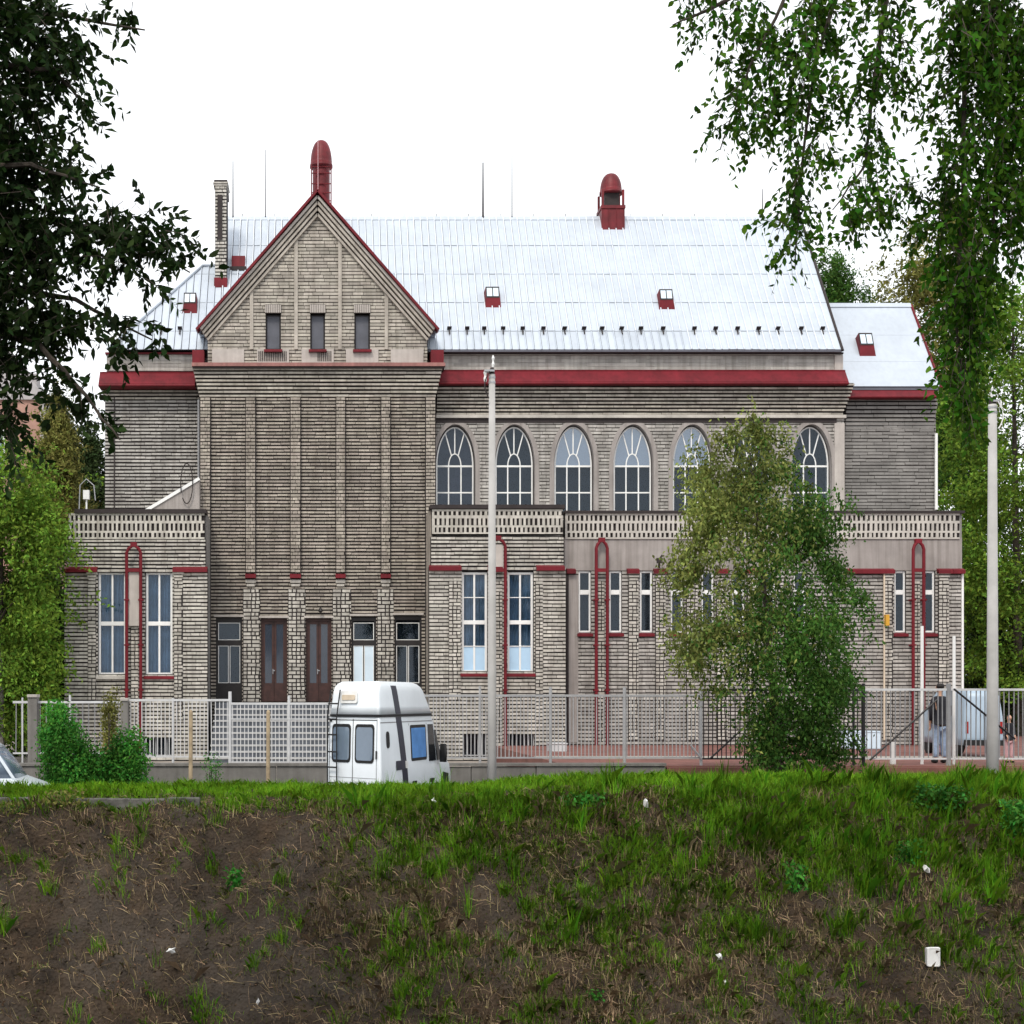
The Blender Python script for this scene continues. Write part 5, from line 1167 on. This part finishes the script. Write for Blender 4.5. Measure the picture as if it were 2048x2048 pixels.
# middle tree before the fence
def sil_tree(name, label, rows, D, mat, leaf, n, trunk, droop=.6, group=None, dscale=.8, mats=None, barkm='bark', sprays=10, sl_=.45, clumps=0):
    """rows: py,left,right outline; leaves in drooping sprays filling the rounded volume"""
    t = thing(name, label, 'tree', (X(trunk[0][0], D), Y(D), trunk[0][2]), group)
    py = np.array([r[0] for r in rows], float); l = np.array([r[1] for r in rows], float); r_ = np.array([r[2] for r in rows], float)
    w = r_ - l; nc = n // sprays
    c = np.cumsum(np.interp(np.arange(py[0], py[-1]), py, w) ** (.55 if clumps else 1)); ys = py[0] + np.searchsorted(c, rng.uniform(0, c[-1], nc))
    L = np.interp(ys, py, l); R = np.interp(ys, py, r_); cc, hw = (L + R) / 2, (R - L) / 2
    a = rng.uniform(0, 2 * math.pi, nc); rad = rng.uniform(0, 1, nc) ** .38
    lump = 1 + .16 * np.sin(ys * .055 + a * 3) + .1 * np.sin(ys * .13 + a * 5)
    if clumps:                                        # gather the sprays round fewer boughs so gaps open between them
        ci = rng.integers(0, clumps, nc); j = ci * (nc // clumps); g = rng.normal(size=(nc, 3)) * rng.uniform(.6, 1.3, clumps)[ci][:, None]
        ys = ys[j] + g[:, 0] * 22; cc, hw, a, rad, lump = cc[j], hw[j], a[j], rad[j], lump[j]; cc = cc + g[:, 1] * np.minimum(22, hw * .3); a = a + g[:, 2] * .25
    px = cc + hw * rad * np.cos(a) * np.minimum(lump, 1.12); dd = D + hw / F * D * rad * np.sin(a) * dscale
    base = W3(px, ys, dd); outward = np.stack([np.cos(a), np.sin(a), np.full(nc, -.5 - droop)], -1); outward = unit(outward + rng.normal(size=(nc, 3)) * .35)
    pts = []
    for k in range(sprays):
        s = rng.uniform(0, sl_, nc)[:, None]; pts.append(base + outward * s + rng.normal(size=(nc, 3)) * .05 * (leaf / .08))
    P = np.concatenate(pts)
    if mats:
        sel = mats(P); 
        for mm_, k in sel: quads_mesh('crown', leaf_quads(P[k], leaf, leaf * .5, droop), 4, mm_, t, 'stuff')
    else: quads_mesh('crown', leaf_quads(P, leaf, leaf * .5, droop), 4, mat, t, 'stuff')
    m = MB()
    pp = [Vector((X(px_, D), Y(D), z)) for px_, py_, z, _ in [(q[0], 0, q[2], 0) for q in trunk]]
    m.tube(pp, [q[3] for q in trunk], 10); m.build('trunk', barkm, t)
    rnd = random.Random(len(rows) + int(D * 10))
    for k in range(16):
        f = rnd.uniform(.3, .98); i = min(int(f * (len(pp) - 1)), len(pp) - 2); p0 = pp[i].lerp(pp[i + 1], f * (len(pp) - 1) - i)
        yy = HY - (p0.z - CZ) / D * F - rnd.uniform(10, 60); ww = np.interp(yy, py, w) * .4 / F * D; an = rnd.uniform(0, 6.28)
        p2 = Vector((p0.x + ww * math.cos(an), p0.y + ww * math.sin(an) * dscale, p0.z + rnd.uniform(.2, .8) * (D / 30))); r0 = trunk[0][3] * .35 * (1.2 - f)
        MB().tube([p0, p0.lerp(p2, .5) + Vector((0, 0, .15)), p2], [r0, r0 * .6, r0 * .2], 6).build('limb', barkm, t)
    return t
DM = 29.0
rows = [(826, 1462, 1500), (845, 1450, 1525), (872, 1430, 1565), (900, 1428, 1582), (950, 1426, 1610), (1000, 1415, 1642), (1050, 1388, 1665), (1100, 1368, 1712), (1150, 1366, 1712), (1200, 1345, 1715), (1250, 1340, 1725), (1300, 1365, 1695), (1350, 1410, 1685), (1400, 1450, 1680), (1450, 1490, 1675), (1500, 1515, 1665), (1525, 1530, 1655)]
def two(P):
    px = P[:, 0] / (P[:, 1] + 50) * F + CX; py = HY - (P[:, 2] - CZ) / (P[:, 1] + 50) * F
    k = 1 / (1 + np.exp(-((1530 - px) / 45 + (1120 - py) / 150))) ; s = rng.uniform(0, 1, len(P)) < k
    return (('leaf_sunlit', s), ('leaf_mid', ~s))  # sunlit colour painted on top left leaves, shaded tone at lower right
sil_tree('leafy_tree', 'leafy tree, sunlit yellow green to the left, standing before the fence', rows, DM, None, .092, 44000, [(1565, 0, -.95, .085), (1556, 0, .2, .07), (1545, 0, 1.6, .055), (1530, 0, 3.4, .045), (1500, 0, 6.2, .015)], .8, mats=two, sprays=14, clumps=84, sl_=.5)
# background trees
GT = 'trees behind the building'
def far_tree(name, lab, rows, D, mat, n, leaf=.22, tr=None, group=GT, barkm='bark', sl_=.7):
    cx = (rows[-1][1] + rows[-1][2]) / 2; tr = tr or [(cx, 0, -1.1, .22), (cx, 0, 4, .17), ((rows[0][1] + rows[0][2]) / 2, 0, Z(rows[0][0] + 40, D), .03)]
    return sil_tree(name, lab, rows, D, mat, leaf * .85, int(n * 3.2), tr, .3, group, 1.0, None, barkm, 16, sl_, clumps=int(n / 90))
far_tree('broadleaf_tree', 'bright green tree left of the building below the pink house', [(880, -20, 30), (930, -90, 75), (1000, -120, 98), (1100, -130, 104), (1250, -120, 96), (1400, -100, 80), (1460, -70, 60)], 46, 'leaf_far', 16000, .17)
far_tree('broadleaf_tree', 'dark tree beside the left corner of the building', [(1130, 70, 110), (1200, 20, 136), (1300, 10, 140), (1400, 10, 140), (1480, 20, 136)], 52, 'conifer', 8000, .2)
far_tree('broadleaf_tree', 'bushy green tree near the left edge under the branches', [(790, 105, 120), (850, 98, 125), (900, 90, 140), (960, 60, 160), (1040, 60, 170)], 58, 'leaf_gold', 6000, .17)
far_tree('conifer_tree', 'dim conifer rising behind the left wing roof', [(860, 150, 170), (930, 130, 215), (1000, 120, 230), (1100, 120, 230)], 64, 'conifer', 6000, .22)
far_tree('broadleaf_tree', 'small dark tree top showing over the hall roof end', [(525, 1655, 1665), (550, 1640, 1690), (580, 1632, 1712), (610, 1630, 1735), (660, 1630, 1750)], 75, 'leaf_mid', 4000, .2)
far_tree('birch_tree', 'golden green birch behind the annex roof', [(405, 1905, 1925), (440, 1880, 1935), (500, 1800, 1945), (560, 1775, 1960), (620, 1770, 1965), (720, 1790, 1970), (850, 1850, 1980), (1000, 1850, 1980)], 70, 'leaf_gold', 9000, .22)
far_tree('broadleaf_tree', 'tall green tree right of the building behind the pole', [(560, 1990, 2060), (650, 1950, 2120), (800, 1900, 2160), (950, 1885, 2180), (1100, 1895, 2180), (1250, 1920, 2160), (1380, 1930, 2140)], 60, 'leaf_far', 18000, .2)
far_tree('broadleaf_tree', 'dark green tree filling the gap right of the annex', [(800, 1880, 1950), (900, 1868, 2000), (1050, 1870, 2030), (1200, 1890, 2040), (1380, 1900, 2040), (1440, 1910, 2040)], 66, 'leaf_mid', 12000, .2)
far_tree('broadleaf_tree', 'deep green tree behind the rightmost fence', [(1150, 1980, 2070), (1250, 1940, 2110), (1350, 1925, 2130), (1440, 1935, 2120), (1490, 1950, 2110)], 62, 'conifer', 8000, .2)
far_tree('broadleaf_tree', 'tall green tree standing beyond the right edge of the court', [(500, 2230, 2300), (620, 2170, 2370), (800, 2140, 2400), (1000, 2130, 2410), (1250, 2150, 2390), (1400, 2180, 2360)], 64, 'leaf_mid', 9000, .2)
far_tree('broadleaf_tree', 'broad tree beyond the left edge beside the pink house', [(760, -250, -190), (860, -320, -130), (1000, -340, -110), (1200, -330, -110), (1400, -290, -140)], 50, 'leaf_far', 8000, .18)
tag(MB().tube([(X(1, 45), Y(45), -1.1), (X(2, 45), Y(45), 1), (X(0, 45), Y(45), Z(1300, 45))], [.12, .1, .07], 8).build('bare_trunk', 'bark_grey'), 'pale grey bare trunk at the very left edge above the car', 'trunk')
# bushes on the left
def bush(lab, rows, D, mat, n, leaf=.07, name='bush', droop=.3, z0=-1.0):
    t = thing(name, lab, 'bush', (X((rows[-1][1] + rows[-1][2]) / 2, D), Y(D), z0), 'bushes by the left fence')
    py = np.array([r[0] for r in rows], float); l = np.array([r[1] for r in rows], float); r_ = np.array([r[2] for r in rows], float); nc = n // 8
    c = np.cumsum(np.interp(np.arange(py[0], py[-1]), py, r_ - l)); ys = py[0] + np.searchsorted(c, rng.uniform(0, c[-1], nc)); L = np.interp(ys, py, l); R = np.interp(ys, py, r_)
    a = rng.uniform(0, 6.28, nc); rad = rng.uniform(0, 1, nc) ** .4; px = (L + R) / 2 + (R - L) / 2 * rad * np.cos(a); dd = D + (R - L) / 2 / F * D * rad * np.sin(a) * .8
    b = W3(px, ys, dd); lo_ = rng.normal(size=(nc, 1)) * .5; b = b + (b - b.mean(0)) * np.clip(lo_, -.3, .45) * .5; P = np.concatenate([b + rng.normal(size=(nc, 3)) * .06 for _ in range(8)])
    quads_mesh('foliage', leaf_quads(P, leaf, leaf * .55, droop), 4, mat, t, 'stuff')
    m = MB()
    for k in range(7):
        x = X((rows[-1][1] + rows[-1][2]) / 2, D); w = (rows[-1][2] - rows[-1][1]) / F * D * .35
        m.tube([(x + random.uniform(-.2, .2) * w, Y(D), z0), (x + random.uniform(-1, 1) * w, Y(D) + random.uniform(-.3, .3), Z(rows[0][0] + 30, D))], [.02, .006], 5)
    m.build('stems', 'bark', t)
bush('wide green bush in front of the left fence', [(1425, 105, 128), (1450, 92, 150), (1480, 84, 170), (1510, 84, 190), (1560, 90, 200), (1620, 95, 195)], 29.5, 'leaf_bush', 14000)
bush('rounded dark green bush beside the concrete blocks', [(1470, 240, 270), (1490, 225, 287), (1530, 205, 292), (1570, 190, 294), (1620, 195, 290)], 29.8, 'leaf_bush', 9000)
bush('narrow ivy covered column between the two bushes', [(1397, 207, 232), (1420, 206, 233), (1480, 207, 231), (1540, 208, 230), (1620, 210, 228)], 31.5, 'leaf_gold', 3500, .06, 'ivy_column', .9)
bush('low green bush between the wide bush and the round one', [(1500, 165, 215), (1530, 160, 225), (1580, 160, 230), (1620, 165, 225)], 29.6, 'leaf_bush', 2500)
bush('small green shrub growing against the concrete blocks', [(1515, 415, 430), (1530, 408, 438), (1560, 405, 440), (1610, 408, 436)], 31.8, 'leaf_bush', 900, .05)

# ================================================================== bank vegetation
def terr(x, d): return np.array([ground_z(a, b) for a, b in zip(x, d)])
def pix(x, d, z): return CX + F * x / d, HY - (z - CZ) / d * F
def blades(name, x, d, h, lean, w, mat, label, cat='grass', droopy=.5):
    """bent tapering blades: quad + triangle"""
    z = terr(x, d) - .01; n = len(x); b = np.stack([x, d - 50, z], -1)
    a = rng.uniform(0, 6.28, n); dirn = np.stack([np.cos(a), np.sin(a) - .35, np.zeros(n)], -1); s = np.stack([-np.sin(a + rng.normal(size=n)), np.cos(a), np.zeros(n)], -1); s[:, 0] += .7; s = unit(s)
    up = np.array([0, 0, 1.0]); h = h[:, None]; w = (w * rng.uniform(.6, 1.4, n))[:, None]; ln = (lean * rng.uniform(.2, 1.4, n))[:, None]
    m = b + up * h * .55 + dirn * h * ln * .3; t = b + up * h * (1 - .3 * ln) + dirn * h * ln
    V = np.stack([b - s * w, b + s * w, m + s * w * .7, t, m - s * w * .7], 1)
    o = quads_mesh(name, V, 5, mat, None, 'stuff'); return tag(o, label, cat)
def tufts(n, xr_, dr, dens, blades_n, spread, hr):
    """rejection sampled tuft centres; returns blade x,d,h"""
    X_, D_, H_ = [], [], []
    x = rng.uniform(*xr_, n * 12); d = rng.uniform(*dr, n * 12); z = np.interp(d, DP, ZP); px, py = pix(x, d, z)
    keep = rng.uniform(0, 1, len(x)) < dens(px, py, x, d); x, d = x[keep][:n], d[keep][:n]
    hs_ = rng.uniform(*hr, len(x)); k = rng.integers(blades_n[0], blades_n[1], len(x))
    idx = np.repeat(np.arange(len(x)), k); sp = rng.uniform(.5, 1.4, len(x))[idx] * spread
    return x[idx] + rng.normal(size=len(idx)) * sp, np.minimum(d[idx] + rng.normal(size=len(idx)) * sp * .6, 24.9), hs_[idx] * rng.uniform(.45, 1.1, len(idx))
nzv = lambda x, d, s: np.array([mnoise.noise(Vector((a * s, b * s, 1.3))) for a, b in zip(x, d)])
def d_top(px, py, x, d): return np.where(d > 21.9, 1.0, np.where(px > 640, np.clip((d - 21.2) / .7, 0, 1), np.clip((d - 21.7) / .2, 0, 1) * .6))
x, d, h = tufts(5400, (-8, 14.5), (21.2, 24.4), d_top, (16, 36), .09, (.07, .2))
blades('verge_grass', x, d, h, .6, .0038, 'grass_crest', 'short green grass along the crest of the bank')
def d_mid(px, py, x, d):
    n = nzv(x, d, 1.1); right = np.clip((px - 660) / 200, 0, 1); far = np.clip((d - 19.6) / 1.6, 0, 1)
    rr = np.clip((px - 1350) / 200, 0, 1) * np.clip((d - 20.4) / .6, 0, 1)
    return np.clip(right * (np.clip(n * 1.8 + .3, 0, 1) * (.25 + .75 * far)) + rr * .4, 0, 1) * .9 + .03
x, d, h = tufts(1850, (-7.5, 14), (18.6, 22.0), d_mid, (22, 52), .075, (.1, .33))
blades('tuft_grass', x, d, h, .6, .0036, 'grass_deep', 'green grass tufts scattered down the bank')
def d_mat(px, py, x, d): return np.clip((px - 600) / 250, .16, 1) * np.clip((d - 19.2) / 1.8, .2, 1) * np.clip(nzv(x, d, .9) + .6, 0, 1)
x, d, h = tufts(3300, (-7.5, 14), (18.6, 22.2), d_mat, (14, 30), .12, (.05, .14))
blades('low_grass', x, d, h, .9, .0032, 'grass_dull', 'low matted grass and moss between the tufts')
def d_tall(px, py, x, d): return np.where((px > 1350), .5, .12) * np.where(d > 20.8, 1, .25) * np.where(px < 660, .1, 1)
x, d, h = tufts(210, (-7, 14), (20.0, 22.4), d_tall, (26, 60), .07, (.3, .55))
blades('tall_grass', x, d, h, .45, .0042, 'grass_green', 'taller clumps of fresh grass near the top of the bank')
# dry standing grass
def d_dry(px, py, x, d): return np.clip((px - 560) / 200, .25, 1) * np.clip(nzv(x, d, .8) + .55, 0, 1)
x, d, h = tufts(2100, (-7.5, 14), (18.4, 21.9), d_dry, (8, 20), .1, (.1, .3))
blades('dry_grass', x, d, h, .9, .0034, 'straw', 'dry straw coloured grass among the green tufts')
# fallen straw and roots lying on the soil
n = 26000; x = rng.uniform(-7, 13.5, n); d = rng.uniform(18.4, 22.2, n); k = rng.uniform(0, 1, n) < np.clip(.35 + .6 * nzv(x, d, 1.3), .06, 1); x, d = x[k], d[k]; n = len(x)
a = rng.uniform(0, 6.28, n); L = rng.uniform(.05, .26, n); pts = []
for t in (0, .5, 1):
    xx = x + np.cos(a) * L * (t - .5) * (1) + rng.normal(size=n) * .012; ddv = d + np.sin(a) * L * .7 * (t - .5); pts.append(np.stack([xx, ddv - 50, terr(xx, ddv) + .012 + .05 * rng.uniform(0, 1, n) * (t == .5) + .02 * rng.uniform(0, 1, n)], -1))
w = rng.uniform(.0025, .007, n)[:, None]; sdv = np.array([.3, -.3, .9]) * w
V = np.concatenate([np.stack([pts[0] - sdv * .5, pts[1] - sdv, pts[1] + sdv, pts[0] + sdv * .5], 1), np.stack([pts[1] - sdv, pts[2] - sdv * .4, pts[2] + sdv * .4, pts[1] + sdv], 1)])
tag(quads_mesh('fallen_straw', V, 4, 'straw', None, 'stuff'), 'dead stems and roots lying on the dark soil', 'straw')
n = 30000; x = rng.uniform(-7, 13.5, n); d = rng.uniform(18.4, 22.3, n); P = np.stack([x, d - 50, terr(x, d) + .015], -1)
tag(quads_mesh('leaf_litter', leaf_quads(P, .03, .018, -.2, .8), 4, 'litter_leaf', None, 'stuff'), 'brown fallen leaves strewn over the bank', 'leaves')
# crumbled clods of earth
n = 5200; x = rng.uniform(-7, 13.5, n); d = rng.uniform(18.4, 22.1, n); k = rng.uniform(0, 1, n) < np.where(x < .6, 1, .45); x, d = x[k], d[k]; n = len(x)
c = np.stack([x, d - 50, terr(x, d) + .005], -1); r = (.01 + .024 * rng.uniform(0, 1, n) ** 3)[:, None]
o6 = [c + unit(np.array(v, float)[None] + rng.normal(size=(n, 3)) * .25) * r for v in ((1, 0, 0), (0, -1, 0), (-1, 0, 0), (0, 1, 0), (0, 0, 1), (0, 0, -1))]
V = np.concatenate([np.stack([o6[i], o6[j], o6[4]], 1) for i, j in ((0, 3), (3, 2), (2, 1), (1, 0))] + [np.stack([o6[j], o6[i], o6[5]], 1) for i, j in ((0, 3), (3, 2), (2, 1), (1, 0))])
tag(quads_mesh('soil_clods', V, 3, 'soil', None, 'stuff'), 'crumbled clods of dark earth on the bank', 'soil')
# broad leaved weeds
def weed(lab, px, py_d, n, r, h, leaf, mat='leaf_bush'):
    d = py_d; x = X(px, d); z = ground_z(x, d); t = thing('weed_plant', lab, 'plant', (x, Y(d), z), 'weeds on the bank')
    a = rng.uniform(0, 6.28, n); rr = r * rng.uniform(0, 1, n) ** .6; hh = h * rng.uniform(.1, 1, n); P = np.stack([x + rr * np.cos(a), d - 50 + rr * np.sin(a) * .7 - .05, z + hh], -1)
    quads_mesh('leaves', leaf_quads(P, leaf, leaf * .6, .2), 4, mat, t, 'stuff')
    m = MB()
    for k in range(8): m.tube([(x, Y(d), z), (x + random.uniform(-1, 1) * r * .6, Y(d) + random.uniform(-.5, .2) * r, z + h * random.uniform(.5, .95))], [.006, .003], 5)
    m.build('stem', 'leaf_bush', t)
weed('broad leaved green weed on bare soil right of centre', 1590, 20.6, 130, .15, .42, .07)
weed('leafy weed by the white plastic bag', 1815, 20.9, 180, .22, .3, .06)
weed('spreading weed near the right end of the crest', 1880, 21.6, 320, .4, .35, .08)
weed('green weed at the crest above the centre', 1170, 21.75, 240, .35, .2, .07)
weed('tall green weed at the right edge of the bank', 2030, 21.2, 260, .22, .6, .08)
weed('small leafy weed low in the middle of the bank', 1190, 19.25, 70, .1, .14, .05)
weed('yellowish weed on the left of the bank crest', 130, 21.85, 200, .35, .25, .06, 'leaf_gold')
weed('sparse weed under the car on the dark slope', 30, 21.7, 160, .3, .2, .05, 'leaf_gold')
weed('bright weed below the dark hollow in the bank', 470, 20.75, 60, .12, .3, .1)
# kerb stones showing along the crest
for a, b, lab in ((-40, 60, 'grey kerb stone on the crest under the car'), (150, 330, 'pale kerb stone on the crest below the bushes'), (335, 400, 'short dark kerb stone on the crest left of the stakes'), (1870, 2000, 'grey kerb stone half buried on the right of the crest')):
    D = 22.0; x0, x1 = X(a, D), X(b, D); z = -.02 + fbm((x0 + x1) / 2 + 31, D * 1.3, .9) * .03
    tag(bevel(MB().box(x0, x1, Y(D) - .08, Y(D) + .12, z - .3, z - .0).build('kerb_stone', 'kerb'), .02), lab, 'kerb', 'kerb stones along the crest')
# litter
def litter(name, lab, px, py, size, mat, kind='scrap', cat='litter'):
    d = float(np.interp(py, [1590, 1700, 1850, 2048], [22.0, 21.1, 20.2, 19.0])); x = X(px, d)
    for _ in range(14): # settle on the row asked for
        z = ground_z(x, d); yy = HY - (z - CZ) / d * F; d += (yy - py) / 150 * .5; d = min(max(d, 18.2), 22.4); x = X(px, d)
    z = ground_z(x, d); w, h = size[0] / F * d, size[1] / F * d; m = MB(); y = Y(d) - .06
    if kind == 'tub':
        m.loft([[(x + sx * w * k, y - .05 * t + .0, z + h * .5 + sz * h * .5 * k2) for sx, sz in ((-.5, -.9), (-.38, -1), (.38, -1), (.5, -.9), (.5, .9), (.38, 1), (-.38, 1), (-.5, .9))] for k, k2, t in ((.85, .88, -1), (1, 1, 1), (1.06, 1.04, 1.1), (1.0, 1.0, 1.3), (.86, .9, 1.35), (.82, .86, 1.2))])
    else:
        n = 9; rnd = random.Random(int(px)); vs = [(x, y - .07, z + h * .6)]
        for k in range(n): t = 6.283 * k / n; q = rnd.uniform(.35, 1); vs.append((x + w * .5 * q * math.cos(t), y + rnd.uniform(-.06, .03), z + h * .5 + h * .5 * q * math.sin(t)))
        vs += [(p[0], p[1] + .012, p[2]) for p in vs]; k = n + 1
        m.add(vs, [(0, i, i % n + 1) for i in range(1, n + 1)] + [(k, k + i % n + 1, k + i) for i in range(1, n + 1)] + [(i, k + i, k + i % n + 1, i % n + 1) for i in range(1, n + 1)])
    tag(m.build(name, mat), lab, cat, 'litter on the bank')
litter('plastic_tub', 'white rectangular plastic tub on the lower right of the bank', 1860, 1930, (25, 38), 'white_plastic', 'tub')
litter('plastic_bag', 'crumpled white plastic bag under the weeds on the right', 1848, 1752, (16, 32), 'white_plastic')
litter('plastic_scrap', 'white plastic scrap on the dark left slope', 343, 1908, (26, 18), 'white_plastic')
litter('plastic_scrap', 'tiny white plastic scrap low left of centre', 516, 2010, (9, 16), 'white_plastic')
litter('plastic_scrap', 'white paper scrap low beside the right tufts', 1436, 1922, (13, 20), 'white_plastic')
litter('plastic_scrap', 'small white scrap in the bottom centre right', 1447, 1968, (8, 14), 'white_plastic')
litter('plastic_scrap', 'pale scrap just below the white van wheels', 866, 1612, (14, 20), 'white_plastic')
litter('plastic_scrap', 'white scrap in the grass under the leafy tree', 1290, 1620, (12, 30), 'white_plastic')
